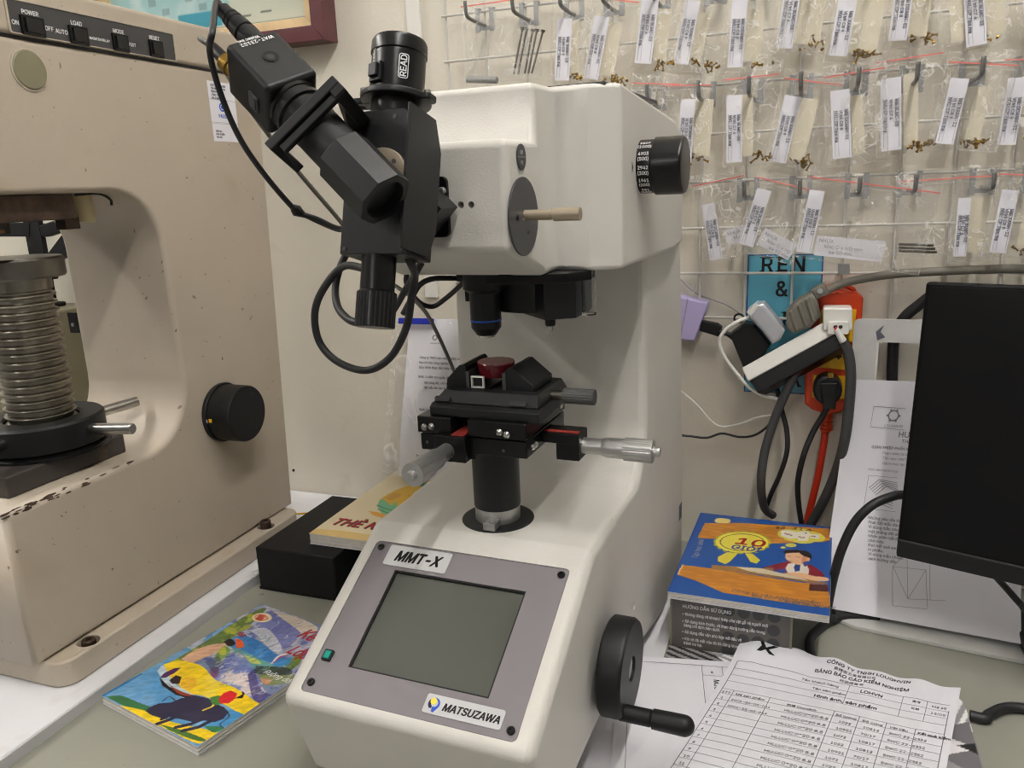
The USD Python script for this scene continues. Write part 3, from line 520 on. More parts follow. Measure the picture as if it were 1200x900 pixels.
part(vs, 'bed', L_(tri(mani(rhull([(-.0335, .076, .311), (.0575, .076, .311), (.0575, .148, .311), (-.0335, .148, .311), (-.0255, .083, .3205), (.0545, .083, .3205), (.0545, .142, .3205), (-.0255, .142, .3205)], .0008, 1))-mani(bx(.008, .05, .094, .13, .318, .33)))), 'black_anodised')
for x in (-.0245, .041): part(vs, 'slot', L_(bev(rrect(x-.007, x+.007, -.0022, .0022, .002), .0012, .0002, M=fr((0, .0772, .3142), (1, 0, 0), (0, .7, 1)))), 'ink')
jawL = lambda: [(-.0102, .317), (-.0102, .3375), (-.0125, .3398), (-.0165, .3388), (-.0280, .3270), (-.0295, .317)]
jl = part(vs, 'fixed_jaw', L_(tri(mani(rhull([(x, y, z) for x, z in jawL() for y in (.093, .137)], .0006, 0)))), 'black_anodised', label='left jaw')
part(jl, 'jaw_plate', L_(bx(-.0104, -.0076, .0925, .1375, .3195, .334, .0003)), 'knurl')
jr = part(vs, 'moving_jaw', L_(tri(mani(rhull([(x, y, z) for x, z in [(.0245, .317), (.0245, .3360), (.0275, .3388), (.031, .3388), (.0480, .3250), (.0480, .317)] for y in (.093, .137)], .0006, 0)))), 'black_anodised', label='right jaw')
part(jr, 'jaw_plate', L_(bx(.0216, .0247, .0925, .1375, .3195, .334, .0003)), 'knurl')
part(vs, 'screw_neck', L_(rod((.052, .113, .3135), (.0672, .113, .3135), .0042)), 'dark_steel')
part(vs, 'screw_knob', L_(slab([(r*math.cos(a), r*math.sin(a)) for r, a in [(.0064*(1 if i % 2 else .95), 2*math.pi*i/40) for i in range(40)]], .0255, M=along((.0665, .113, .3135), (1, 0, 0)))), 'knurl', smooth=False, label='knurled grey vise screw knob')
fo = fr((.0005, .0905, .3258), (1, 0, 0), (0, 0, 1))
part(vs, 'square_insert', L_(tri(mani(bev(rrect(-.0056, .0056, -.0046, .0052, .0003), .0025, .0002, M=fo@T(0, 0, -.0025)))-mani(slab(rrect(-.0045, .0045, -.0035, .0041, .0002), .02, M=fo@T(0, 0, -.006))))), 'white_plastic', label='small white square frame at the front of the vise')
part(vs, 'insert_back', L_(bx(-.0048, .0058, .0932, .0946, .3215, .3305)), 'ink')
solo('mounted_sample', mv(lathe([(0, 0), (.0138, 0), (.0145, .001), (.0156, .0108), (.015, .0118), (0, .0120)], None, 48), MT@T(.007, .115, .3272)), 'red_resin', 'dark red resin sample disc clamped between the vise jaws', 'sample')

# ---------------------------------------------------------------- the large beige tester on the left
BX0, BX1 = -.842, -.688
bt = thing('bench_tester', 'large worn beige bench hardness tester with threaded lifting screw and C-shaped frame', 'testing machine', T(-.77, .69, .012))
L_ = lambda m: mv(m, T(.77, -.69, -.012))
YZX = lambda x: np.array([[0, 0, 1, x], [1, 0, 0, 0], [0, 1, 0, 0], [0, 0, 0, 1.]])     # polygon (y, z) extruded along x
def arcpts(cy, cz, r, a0, a1, n=9): return [(cy+r*math.cos(math.radians(a)), cz+r*math.sin(math.radians(a))) for a in np.linspace(a0, a1, n)]
prof = [(.474, .041), (.8955, .041), (.9245, .6285), (.36, .6285), (.36, .4895)] + arcpts(.655, .4265, .063, 90, 0)[0:] + arcpts(.648, .271, .070, 0, -90) + [(.4735, .201)]
part(bt, 'body', L_(bev(prof[::-1] if not sg.Polygon(prof).exterior.is_ccw else prof, BX1-BX0, .0065, 4, YZX(BX0))), 'beige_paint', smooth=40)
part(bt, 'cover', L_(bev([(.36, .6305), (.9246, .6305), (.927, .679), (.36, .679)], BX1-BX0, .006, 4, YZX(BX0))), 'beige_paint')
part(bt, 'cover_seam', L_(bx(BX0+.003, BX1-.003, .363, .921, .628, .631)), 'ink', label='dark seam below the cover')
fl = mani(bev(rrect(.484, .885, BX0-.02, -.6665, .02, 6), .028, .003, M=np.array([[0, 1, 0, 0], [1, 0, 0, 0], [0, 0, -1, .0402], [0, 0, 0, 1.]])))
for q in ((106, 757), (313, 618)):
    p = at(*q, 0, -.6775); fl -= mani(rod((-.6790, p[1], .026), (-.6790, p[1], .06), .0112))
part(bt, 'base_flange', L_(tri(fl)), 'beige_paint')
for i, q in enumerate(((106, 757), (313, 618))):
    p = at(*q, 0, -.6775)
    b = part(bt, 'hold_down_bolt', L_(tri(mani(rod((-.6790, p[1], .026), (-.6790, p[1], .0425+.0065*i), .0070, .001))-mani(slab(polar(6, .0036), .02, M=T(-.6790, p[1], .0385+.0065*i))))), 'rust_steel', label='rusty socket-head bolt in the base flange')
# control panel
CP = np.array([[0, 0, 1, BX1], [1, 0, 0, 0], [0, 1, 0, 0], [0, 0, 0, 1.]])
cpn = part(bt, 'control_panel', L_(bev(rrect(.5715, .776, .6325, .6605, .0022), .0012, .0004, M=CP@T(0, 0, -.0001))), 'dark_grey', label='dark grey strip of rocker switches')
part(bt, 'panel_rim', L_(slab(sg.Polygon(rrect(.5695, .778, .6315, .6625, .003)).difference(sg.Polygon(rrect(.5715, .776, .6325, .6605, .0022))), .0022, M=CP@T(0, 0, -.0004))), 'beige_paint', smooth=False)
sws = [(26, .5, 37, 30), (91, 42), (139.5, 51), (181.5, 57)]
cx = []
for px_, py_, w in ((36.5, 31, .0245), (90.5, 42, .0215), (139.5, 50.5, .0205), (181.5, 57.5, .0195)):
    p = at(px_, py_, 0, BX1); cx.append(p)
    s = part(cpn, 'rocker_switch', L_(bev(rrect(p[1]-w/2, p[1]+w/2, p[2]-.0085, p[2]+.0085, .0008), .003, .0006, M=CP@T(0, 0, .0008))), 'black_gloss')
    r = hull([(BX1+.0036, y, z) for y in (p[1]-w*.36, p[1]+w*.36) for z in (p[2]-.0062, p[2]+.0062)]+[(BX1+.0056, p[1]-w*.36, z) for z in (p[2]-.006, p[2]+.006)]+[(BX1+.0042, p[1]+w*.36, z) for z in (p[2]-.006, p[2]+.006)])
    part(cpn, 'rocker', L_(r), 'black_plastic')
tx = lambda s, y, z, a='c', h=.0038: L_(text(s, h, CP@T(y, z, .0011), True, anchor=a, wx=.95))
part(cpn, 'switch_lettering', [tx('POWER', cx[0][1], cx[0][2]+.0098), tx('ON', cx[0][1]-.0135, cx[0][2]-.001, 'r'), tx('OFF', cx[0][1]+.0135, cx[0][2]-.001, 'l'),
    tx('LOAD', cx[1][1], cx[1][2]+.0096), tx('AUTO', cx[1][1]-.0118, cx[1][2]-.001, 'r'), tx('MAINTEN RELAY', (cx[1][1]+cx[2][1])/2, cx[1][2]-.001, 'c', .0024),
    tx('MODE', cx[2][1], cx[2][2]+.0094), tx('TEST', cx[2][1]+.0112, cx[2][2]-.001, 'l', .0032), tx('RESET', cx[3][1], cx[3][2]+.0094)], 'white_ink', smooth=False, kind='stuff')
p = at(34, 82, 0, BX1)
part(bt, 'plug_cap', L_(lathe([(0, -.001), (.0175, -.001), (.0175, .0014), (.0165, .0022), (0, .0026)], YZX(BX1)@T(p[1], p[2], 0), 40)), 'olive', label='round olive-grey plug cap')
part(bt, 'plug_rim', L_(lathe([(.0175, -.001), (.0192, -.001), (.0190, .0010), (.0176, .0012)], YZX(BX1)@T(p[1], p[2], 0), 40)), 'beige_paint')
K = YZX(BX1)@T(.776, .2155, 0)
kb = part(bt, 'weight_dial', L_(lathe([(0, -.001), (.0370, -.001), (.0378, .004), (.0370, .006), (.0355, .006), (.0355, .0365), (.0345, .0385), (.0325, .039), (0, .039)], K, 56)), 'black_plastic', label='black round dial knob on the beige side')
part(kb, 'dial_mark', L_(mv(bx(-.037, -.031, -.0035, .0005, .0062, .0066), K)), 'white_ink')
part(kb, 'dial_mark', L_(mv(bx(-.0358, -.0354, -.0032, .0015, .009, .0135), K)), 'yellow')
for a in (60, -60): part(kb, 'dial_screw', L_(lathe([(0, .0388), (.0024, .0388), (.0020, .0394), (0, .0394)], K@T(.025*math.cos(math.radians(a)), .025*math.sin(math.radians(a)), 0), 14)), 'ink')
# inspection sticker
SK = [at(x, y, 0, BX1) for x, y in ((242, 94), (281, 167))]; sy0, sy1, sz1, sz0 = SK[0][1], SK[1][1], SK[0][2], SK[1][2]
sk_ = part(bt, 'inspection_sticker', L_(slab(rrect(sy0, sy1, sz0, sz1, .0008), .0004, M=CP)), 'paper', label='white inspection sticker with small blue print')
rows = []; w = sy1-sy0; hgt = sz1-sz0
for f, n in ((.04, 'GIẤY CHỨNG NHẬN'), (.09, 'Tên thiết bị: Máy đo'), (.14, 'Ngày kiểm định'), (.2, 'CÔNG TY TNHH'), (.25, 'Mã số thiết bị'), (.80, 'Hiệu lực'), (.85, 'Đơn vị kiểm'), (.90, 'Ghi chú')):
    rows.append(L_(text(n, .0024, CP@T(sy0+w*.1, sz1-hgt*f-.003, .0004), True, wx=.85)))
part(sk_, 'sticker_print', rows, 'ink_grey', smooth=False, kind='stuff')
part(sk_, 'sticker_blue_print', [L_(text('PASSED', .0042, CP@T(sy0+w*.28, sz1-hgt*.60, .0004), True, wx=.9)), L_(slab(polar(20, .0052), .0002, [polar(20, .0034)[::-1]], M=CP@T(sy0+w*.45, sz1-hgt*.42, .0004))), L_(slab(polar(5, .0026, .3), .0002, M=CP@T(sy0+w*.45, sz1-hgt*.42, .0004)))], 'logo_blue', smooth=False, kind='stuff')
part(sk_, 'sticker_rule', [L_(line((sy0, sz1-hgt*f), (sy1, sz1-hgt*f), .0004, CP@T(0, 0, .0004))) for f in (.30, .68, .70)], 'ink_faint', smooth=False, kind='stuff')
# chips and scratches on the deck edge are in the paint; throat fittings
AX, AY = -.768, .592
part(bt, 'slide_bar', L_(bx(-.838, -.704, .375, at(88, 245, 0, -.704)[1], .464, .489, .001)), 'rust_steel', label='dark slide bar under the head')
p = at(97, 238, 0, -.735); part(bt, 'rubber_stop', L_(lathe([(0, p[2]-.0205), (.0085, p[2]-.0205), (.010, p[2]-.019), (.010, .489), (0, .489)], T(p[0], p[1], 0), 28)), 'tan_cap', label='tan rubber stop')
part(bt, 'slide_latch', L_(bx(-.745, -.730, p[1]-.03, p[1]-.012, .453, .465, .001)), 'rust_steel')
part(bt, 'slide_wire', L_(tube([(-.722, p[1]-.02, .488), (-.715, p[1]+.004, .4885), (-.715, p[1]+.018, .482), (-.716, p[1]+.02, .476)], .0014, 8)), 'ink')
part(bt, 'indenter_block', L_(bx(-.83, -.752, .46, .585, .452, .464, .0015)), 'black_board_box')
part(bt, 'amber_scale', L_(bx(-.82, -.748, .50, .575, .4535, .4565)), 'amber')
part(bt, 'indenter_holder', L_(lathe([(0, .4285), (.011, .4285), (.011, .452), (0, .452)], T(AX-.008, AY-.02, 0), 32)), 'steel')
blk = part(bt, 'screw_block', L_(bx(-.832, -.7217, .505, .652, .2008, .2235, .0025)), 'black_board_box', label='dark block carrying the lifting screw')
part(blk, 'base_ring', L_(lathe([(0, .2233), (.063, .2233), (.063, .2265), (.058, .229), (0, .229)], T(AX, AY, 0), 48)), 'black_gloss')
cr = part(bt, 'capstan_ring', L_(lathe([(.036, .229), (.058, .229), (.0605, .231), (.0605, .2565), (.058, .259), (.038, .259), (.036, .2565)], T(AX, AY, 0), 64)), 'black_plastic', label='black ring nut with capstan bars')
for a, l in ((8, .050), (-78, .045), (78, .05)):
    d = np.array([math.cos(math.radians(a)), math.sin(math.radians(a)), .02]); o = np.array([AX, AY, .2445])
    part(cr, 'capstan_bar', L_(rod(o+d*.052, o+d*(.0605+l), .0060, .001, 24)), 'steel', label='short bright steel bar')
tp_ = [(0, .231)]
z = .232
while z < .386: tp_ += [(.0308, z), (.0308, z+.0034), (.0342, z+.0046), (.0345, z+.0058), (.0342, z+.0068)]; z += .0084
part(bt, 'lifting_screw', L_(lathe(tp_+[(.0308, z), (.0308, z+.002), (.0325, z+.003), (.0325, .4075), (0, .4075)], T(AX, AY, 0), 56)), 'thread_steel', smooth=25, label='threaded steel lifting screw')
part(bt, 'anvil', L_(lathe([(0, .407), (.0460, .407), (.0475, .409), (.0475, .4255), (.0455, .428), (0, .428)], T(AX, AY, 0), 56)), 'dark_steel', label='round dark anvil table')
part(bt, 'side_label_hole', L_(rod((BX1-.001, .905, .03+.06), (BX1+.0005, .905, .09), .002)), 'ink')

chips = []
for k in range(34):
    y = .474+abs(rnd.gauss(0, .06)); 
    if y > .63: continue
    l, w = .0015+.006*rnd.random(), .0006+.0014*rnd.random(); pg = [(l*math.cos(t)*(.6+.5*rnd.random()), w*math.sin(t)*(.6+.5*rnd.random())) for t in np.arange(7)*.898]
    a_ = rnd.uniform(.15, 1.2); n_ = np.array([math.sin(a_), 0, math.cos(a_)]); c_ = np.array([BX1-.0065, y, .201-.0065])+n_*.00652
    chips.append(L_(slab(pg, .0003, M=fr(c_, (0, 1, 0), (-n_[2], 0, n_[0])))))
part(bt, 'paint_chips', chips, 'rust_steel', smooth=False, label='chipped dark paint along the deck edge', kind='stuff')

# things standing behind it, seen through its frame
ob_ = thing('olive_cabinet', 'olive-grey instrument box behind the lifting screw of the beige tester', 'instrument box', T(-1.24, .93, .012))
L_ = lambda m: mv(m, T(1.24, -.93, -.012))
part(ob_, 'casing', L_(bx(-1.40, -1.098, .90, .99, .0125, .318, .006, 1)), 'olive')
p0, p1 = at(79.5, 366, 1, .8995), at(94, 390, 1, .8995)
pl = part(ob_, 'socket_plate', L_(bx(p0[0], p1[0], .8975, .9, p1[2], p0[2], .0005)), 'black_gloss', label='small black socket plate')
part(pl, 'socket_pin', L_(rod(((p0[0]+p1[0])/2, .8978, (p0[2]+p1[2])/2-.003), ((p0[0]+p1[0])/2, .896, (p0[2]+p1[2])/2-.003), .003)), 'steel')
bs = thing('black_stand', 'black post with clamp knob and lever behind the beige tester', 'stand', T(-1.16, .96, .32))
L_ = lambda m: mv(m, T(1.16, -.96, -.32))
part(bs, 'post', L_(bx(-1.186, -1.152, .945, .954, .3185, .56, .001)), 'black_matt')
part(bs, 'foot', L_(bx(-1.22, -1.14, .925, .96, .3182, .325, .002)), 'black_matt')
yz = lambda pts, y0, y1: cat([hull([(q[0], y, q[2]) for q in (at(a, b, 1, .95) for a, b in pts) for y in (y0, y1)])])
part(bs, 'arm', L_(yz([(-30, 261), (38, 261), (38, 277), (-30, 277)], .944, .955)), 'black_matt')
part(bs, 'clamp_knob', L_(tri(mani(yz([(36, 268), (50, 262), (50, 276), (36, 272)], .946, .956))+mani(rhull([(q[0], y, q[2]) for q in (at(a, b, 1, .95) for a, b in [(48, 264), (66, 258), (76, 266), (74, 272), (60, 277), (51, 278)]) for y in (.945, .957)], .003, 1)))), 'black_plastic')
part(bs, 'lever', L_(tri(mani(yz([(57, 299), (75, 275), (83, 298), (68, 307)], .946, .955))+mani(yz([(55, 298), (69, 305), (65, 327), (58, 322)], .946, .955)))), 'black_plastic')

# ---------------------------------------------------------------- black box and the cream exercise book lying on it
bb = thing('black_box', 'black metal box on the worktop beside the white board', 'box', T(-.57, .81, 0))
L_ = lambda m: mv(m, T(.57, -.81, 0))
part(bb, 'casing', L_(bx(-.6265, -.5135, .731, .905, .001, .0575, .0022, 1)), 'black_matt')
part(bb, 'side_module', L_(bx(-.513, -.405, .80, .94, .001, .0560, .0022, 1)), 'black_matt')
part(bb, 'case_screw', L_(lathe([(0, 0), (.0022, 0), (.0018, .0008), (0, .001)], fr((-.49, .7998, .036), (1, 0, 0), (0, 0, 1)), 14)), 'steel')
part(bb, 'bottom_lip', L_(bx(-.627, -.513, .7305, .9055, .0005, .004, .0006)), 'black_gloss')

def book(name, label, group, o, ex, W, H, th, paint, page='pages', spine=True, curl=.0, mat_='print_gloss', droop=None):
    # exercise book lying flat: o = near left corner, ex = direction of its near edge; the cover is painted in millimetres
    ex = np.array([*ex, 0.]) if len(ex) == 2 else np.array(ex); ex /= np.linalg.norm(ex); M = fr(o, ex, np.cross((0, 0, 1), ex))
    b = thing(name, label, 'exercise book', M, group)
    lift = lambda u, v: 0*u+(curl*(np.abs(u-.5)*2)**2.5 if curl else 0)+(droop(u, v) if droop else 0)
    pg = sheet(lambda u, v: np.stack([u*(W-.0016)+.0008, v*(H-.0016)+.0008, th*.93+lift(u, v)], -1), 24, 30, th*.86)
    part(b, 'pages', pg, page, smooth=20)
    bc = sheet(lambda u, v: np.stack([u*W, v*H, np.full_like(u, .0007)+lift(u, v)], -1), 24, 30, .0006); part(b, 'back_cover', bc, 'paper', smooth=20)
    for k in range(4): part(b, 'leaf_edge', sheet(lambda u, v: np.stack([u*(W-.0008*(k%2))+.0003, v*(H-.0004*k)+.0003*k*(k % 2), np.full_like(u, th*(.2+.18*k))+lift(u, v)], -1), 16, 20, .00035), 'paper' if k % 2 else page, smooth=20)
    cp = paint.mesh(lambda u, v: np.stack([u*W, v*H, np.full_like(u, th)+lift(u, v)], -1), b, 'front_cover', mat_)
    part(b, 'cover_back', sheet(lambda u, v: np.stack([u*W, v*H, np.full_like(u, th-.0001)+lift(u, v)], -1), 24, 30, .0005), 'paper', smooth=20)
    return b, M, cp

# cream book: a chick in a striped egg
o = at(362, 625, 2, .0720); W, H = .158, .236
uvc = lambda x, y: (at(x, y, 2, .0720)-o)[:2]*1000
pt = Paint(W*1000, H*1000, 150, (232, 218, 184))
pt.put((pt.noise(6, 3)-.35).clip(0, 1), (226, 208, 165), .5)
pt.put(pt.v < 14+4*np.sin(pt.u/30), (226, 190, 110), .8)
pl_ = lambda pts, col, a=1, s=True: pt.poly([uvc(*q) for q in pts], col, a, s)
pl_([(442, 594), (445, 586), (452, 582), (470, 575), (487, 566), (500, 566), (510, 572), (516, 590), (488, 612), (462, 610), (450, 604)], (110, 190, 140))
for k in range(4): pt.stroke([uvc(442+k*2, 592+k*5), uvc(455+k*2, 597+k*4.5), uvc(475+k*3, 600+k*4)], 3.2, (70, 150, 105))
pl_([(446, 585), (455, 579), (470, 572), (487, 568), (496, 573), (500, 583), (492, 592), (475, 596), (466, 594), (464, 588), (458, 592), (452, 587)], (225, 180, 50))
pl_([(452, 584), (462, 578), (470, 580), (460, 586)], (205, 150, 60), .8)
pt.ell(*uvc(485, 579), 1.8, 1.6, (40, 30, 20)); pt.ell(*uvc(479, 581), 2.2, 1.5, (190, 110, 40))
pl_([(432, 599), (446, 601), (458, 606), (450, 607), (438, 604)], (228, 165, 60))
pl_([(506, 556), (520, 549), (520, 560), (508, 562)], (228, 165, 50))
cbk, CM, cpth = book('exercise_book', 'cream exercise book with a chick hatching from a green egg, lying on the black box', None, (o[0], o[1], .0578), (1, 0), W, H, .0142, pt, droop=lambda u, v: 0*u)
tq = uvc(388, 612)
part(cpth, 'title_shadow', [text('THẺ KỶ', .0185, T(tq[0]/1000+.0012, tq[1]/1000-.0062, .01425)@sk, True, wx=.85)], 'ink', smooth=False, kind='stuff')
part(cpth, 'title_lettering', [text('THẺ KỶ', .0185, T(tq[0]/1000, tq[1]/1000-.005, .0145)@sk, True, wx=.85)], 'ink_red', smooth=False)
tq = uvc(466, 556); part(cpth, 'grey_lettering', [text('THIÊU', .016, T(tq[0]/1000-.002, tq[1]/1000, .0143)@sk, True, wx=.8)], 'ink_grey', smooth=False)

# ---------------------------------------------------------------- the bright picture book at the front left
o = at(119, 815, 2, .010); e1 = at(231, 875, 2, .010)-o; W = np.linalg.norm(e1); e1 /= W; e2 = np.array([-e1[1], e1[0], 0]); H = .199
uvc = lambda x, y: np.array([(at(x, y, 2, .010)-o)@e1, (at(x, y, 2, .010)-o)@e2])*1000
pt = Paint(W*1000, H*1000, 260, (112, 160, 200))
N1, N2, N3 = pt.noise(7, 1, 5), pt.noise(18, 2, 4), pt.noise(4, 5, 3)
pt.put(((pt.noise(9, 11)-.35)*3).clip(0, 1)*(pt.u+pt.v < 130), (70, 140, 190), .8)
pl_ = lambda pts, col, a=1, s=True: pt.poly([uvc(*q) for q in pts], col, a, s)
# far valley, hills and mountain
pl_([(197, 778), (250, 745), (300, 713), (322, 712), (380, 735), (372, 770), (330, 815), (300, 842), (230, 800)], (120, 135, 165))
pt.put((pt.v > 95)*((N1-.42)*5).clip(0, 1), (190, 185, 195), .85)
pt.put((pt.v > 90)*((N2-.5)*6).clip(0, 1), (70, 75, 150), .7)
pl_([(196, 778), (240, 752), (290, 720), (312, 712), (300, 726), (276, 745), (250, 762), (222, 775)], (96, 118, 62))
pt.put(pt.mask(sg.Polygon([uvc(*q) for q in [(196, 778), (240, 752), (290, 720), (312, 712), (300, 730), (262, 760), (222, 778)]]).buffer(0))*((N2-.45)*6).clip(0, 1), (175, 178, 60), .8)
pl_([(212, 772), (228, 762), (248, 755), (268, 754), (258, 762), (236, 772), (222, 777)], (216, 170, 140))
pl_([(252, 768), (262, 757), (270, 762), (262, 776), (254, 778)], (125, 155, 75)); pl_([(256, 762), (263, 758), (265, 766), (258, 767)], (200, 195, 60), .8)
pl_([(262, 752), (282, 744), (302, 750), (318, 762), (334, 774), (318, 776), (296, 768), (274, 760)], (55, 120, 185))
pt.put(pt.mask(sg.Polygon([uvc(*q) for q in [(262, 752), (282, 744), (302, 750), (318, 762), (334, 774), (318, 776), (296, 768), (274, 760)]]))*((N1-.5)*5).clip(0, 1), (100, 165, 215), .7)
pl_([(300, 730), (318, 722), (346, 732), (352, 742), (340, 756), (322, 762), (308, 748)], (105, 110, 170), .8)
pl_([(292, 738), (312, 736), (326, 750), (330, 762), (318, 762), (306, 748)], (205, 205, 205), .8)
pl_([(320, 716), (345, 722), (372, 735), (360, 745), (345, 735), (330, 724)], (200, 185, 165), .9)
pl_([(270, 757), (290, 765), (312, 775), (330, 783), (300, 784), (282, 772)], (95, 160, 150), .9); pl_([(282, 766), (300, 772), (306, 778), (290, 775)], (200, 195, 90), .8)
pl_([(334, 776), (352, 766), (352, 776), (338, 786)], (110, 130, 60)); pl_([(302, 790), (345, 790), (335, 800), (310, 802)], (130, 140, 80), .9); pl_([(304, 795), (318, 796), (312, 802)], (200, 140, 110))
pl_([(300, 780), (336, 782), (340, 790), (300, 789)], (45, 55, 40), .8)
pl_([(318, 778), (330, 774), (342, 770), (338, 778), (326, 781)], (60, 140, 195)); pt.stroke([uvc(319, 777), uvc(326, 769), uvc(336, 766)], 2.6, (235, 220, 215)); pt.stroke([uvc(320, 777), uvc(327, 771), uvc(336, 767)], 1.3, (180, 40, 40))
pl_([(248, 796), (262, 772), (280, 764), (292, 775), (300, 792), (308, 806), (318, 818), (300, 822), (276, 808), (254, 802)], (120, 130, 190), .75)
pt.put(pt.mask(sg.Polygon([uvc(*q) for q in [(248, 796), (262, 772), (280, 764), (292, 775), (300, 792), (308, 806), (318, 818), (300, 822), (276, 808)]]).buffer(0))*((N1-.48)*8).clip(0, 1), (232, 215, 205), .9)
pl_([(290, 790), (298, 786), (306, 808), (322, 816), (310, 826), (296, 818)], (60, 50, 110), .75)
pl_([(246, 783), (256, 782), (255, 792), (248, 794)], (130, 70, 110), .8); pt.put(pt.mask(sg.Polygon([uvc(*q) for q in [(240, 775), (256, 768), (262, 778), (252, 790)]]).buffer(0)), (50, 60, 90), .5)
# golden field and sky
pl_([(192, 778), (210, 774), (236, 780), (252, 796), (276, 806), (300, 822), (306, 826), (290, 840), (268, 828), (240, 816), (222, 812), (206, 800), (196, 790)], (236, 200, 30))
pt.put(pt.mask(sg.Polygon([uvc(*q) for q in [(192, 778), (210, 774), (236, 780), (252, 796), (276, 806), (300, 822), (290, 840), (240, 816), (206, 800)]]).buffer(0))*((N3-.5)*5).clip(0, 1), (248, 226, 110), .6)
pl_([(184, 786), (192, 780), (204, 800), (224, 812), (236, 820), (216, 818), (198, 806)], (200, 210, 215), .85)
pl_([(119, 815), (150, 798), (172, 822), (200, 832), (215, 842), (232, 874)], (70, 120, 60), .0)
pl_([(124, 816), (142, 815), (165, 824), (186, 832), (196, 842), (176, 838), (148, 828)], (52, 110, 66))
pl_([(140, 826), (172, 833), (200, 845), (230, 852), (256, 858), (240, 868), (228, 870), (190, 852), (158, 838)], (235, 200, 30))
pl_([(236, 848), (262, 832), (284, 836), (284, 843), (262, 852), (250, 856)], (70, 140, 190)); pl_([(238, 850), (262, 852), (250, 858)], (50, 120, 70))
pl_([(186, 848), (212, 855), (240, 866), (232, 868), (204, 858)], (50, 100, 45), .9)
for k in range(230):
    a_ = uvc(rnd.uniform(250, 360), rnd.uniform(716, 824))
    if a_[0] > 150 or not sg.Polygon([uvc(*q) for q in [(250, 772), (296, 718), (372, 735), (335, 815), (300, 822), (256, 802)]]).contains(sg.Point(a_)): continue
    an = rnd.uniform(.6, 1.5); L_s = rnd.uniform(3, 9); col = rnd.choice([(70, 90, 170), (205, 205, 210), (236, 226, 222), (110, 125, 185), (60, 60, 120), (90, 150, 160), (120, 140, 90), (150, 150, 200), (200, 190, 150), (60, 120, 180)])
    pt.stroke([a_, a_+np.array([math.cos(an)*L_s*.5, math.sin(an)*L_s*.5+.4]), a_+np.array([math.cos(an+.5)*L_s, math.sin(an+.5)*L_s])], rnd.uniform(.8, 2.0), col, .55)
# boat
pl_([(184, 787), (186, 793), (198, 804), (216, 812), (240, 817), (226, 820), (206, 814), (190, 803)], (30, 20, 24), 1, False); pl_([(196, 800), (208, 808), (226, 815), (210, 813)], (150, 60, 40))
pl_([(198, 797), (206, 791), (213, 793), (210, 801), (202, 801)], (45, 25, 35), 1, False); pl_([(187, 794), (193, 788), (204, 783), (212, 782), (205, 788), (194, 794)], (80, 35, 90), 1, False); pl_([(214, 796), (226, 792), (230, 802), (222, 808), (212, 804)], (228, 175, 45))
# buffalo, rider
pl_([(170, 833), (176, 828), (186, 824), (200, 823), (212, 818), (230, 815), (244, 818), (252, 824), (262, 828), (268, 834), (262, 842), (252, 846), (240, 844), (226, 846), (210, 842), (198, 840), (188, 841), (178, 838)], (44, 40, 66), 1, False)
for a in ([(210, 838), (196, 844), (184, 848)], [(238, 842), (224, 848), (206, 852)], [(246, 845), (232, 852), (214, 856)], [(202, 836), (190, 842)]): pt.stroke([uvc(*q) for q in a], 4.5, (40, 36, 60), smooth=False)
pt.stroke([uvc(206, 821), uvc(198, 816), uvc(190, 822)], 1.4, (60, 60, 75)); pt.stroke([uvc(267, 834), uvc(268, 840), uvc(258, 848), uvc(262, 853)], 1.1, (40, 40, 60))
pt.stroke([uvc(247, 817), uvc(250, 826), uvc(238, 832)], 2.2, (225, 200, 70)); pl_([(246, 817), (258, 815), (264, 822), (254, 826), (248, 824)], (70, 120, 50))
pl_([(256, 818), (262, 812), (270, 809), (278, 812), (276, 818), (268, 824), (258, 824)], (205, 30, 40), 1, False); pl_([(276, 818), (284, 813), (283, 809), (287, 812), (284, 818)], (40, 20, 25), 1, False)
# title roundel and red title
pt.ell(*uvc(307, 723.5), 13, 9, (226, 210, 170), rot=0); pt.ell(*uvc(306, 723.5), 9.5, 6, (190, 60, 50), .9); pt.put(pt.mask(sg.Point(*uvc(306, 723.5)).buffer(8))*((N2-.5)*6).clip(0, 1), (226, 200, 160), .9)
pl_([(262, 752), (270, 748), (276, 754), (268, 757)], (40, 30, 35)); pl_([(276, 748), (283, 750), (286, 757), (278, 759)], (225, 90, 40))
pt.put((pt.u < 3.2)*(pt.v > -1)*(pt.v < 42), (20, 110, 170))
BR_ = meshkit.fbm(np.stack([(pt.u+pt.v)/9, (pt.u-pt.v)/3.0, 0*pt.u], -1), 4, 77)[..., None]; pt.c = (pt.c*(.86+.30*BR_)).clip(0, 255)
pbk, PM, pcov = book('picture_book', 'bright picture book with a black buffalo on its cover, flat on the worktop', None, (o[0], o[1], .0002), e1, W, H, .0095, pt, droop=lambda u, v: .0*u)
red = []
for s, px_, py_, h in (('Kể', 357, 741, .017), ('Lớp', 344, 760, .015)):
    q = uvc(px_-10, py_+4); red.append(text(s, h, T(q[0]/1000, q[1]/1000, .0096)@sk, True, wx=.75))
part(pcov, 'red_title', red, 'ink_red', smooth=False)
q = uvc(277, 743); part(pcov, 'small_title', text('tập', .006, T(q[0]/1000, q[1]/1000, .0096), True), 'ink_red', smooth=False)
q = uvc(308, 788); part(pcov, 'script_line', text('Ruộng đồng', .0065, T(q[0]/1000, q[1]/1000, .0096)@sk, False, wx=.9), 'white_ink', smooth=False)

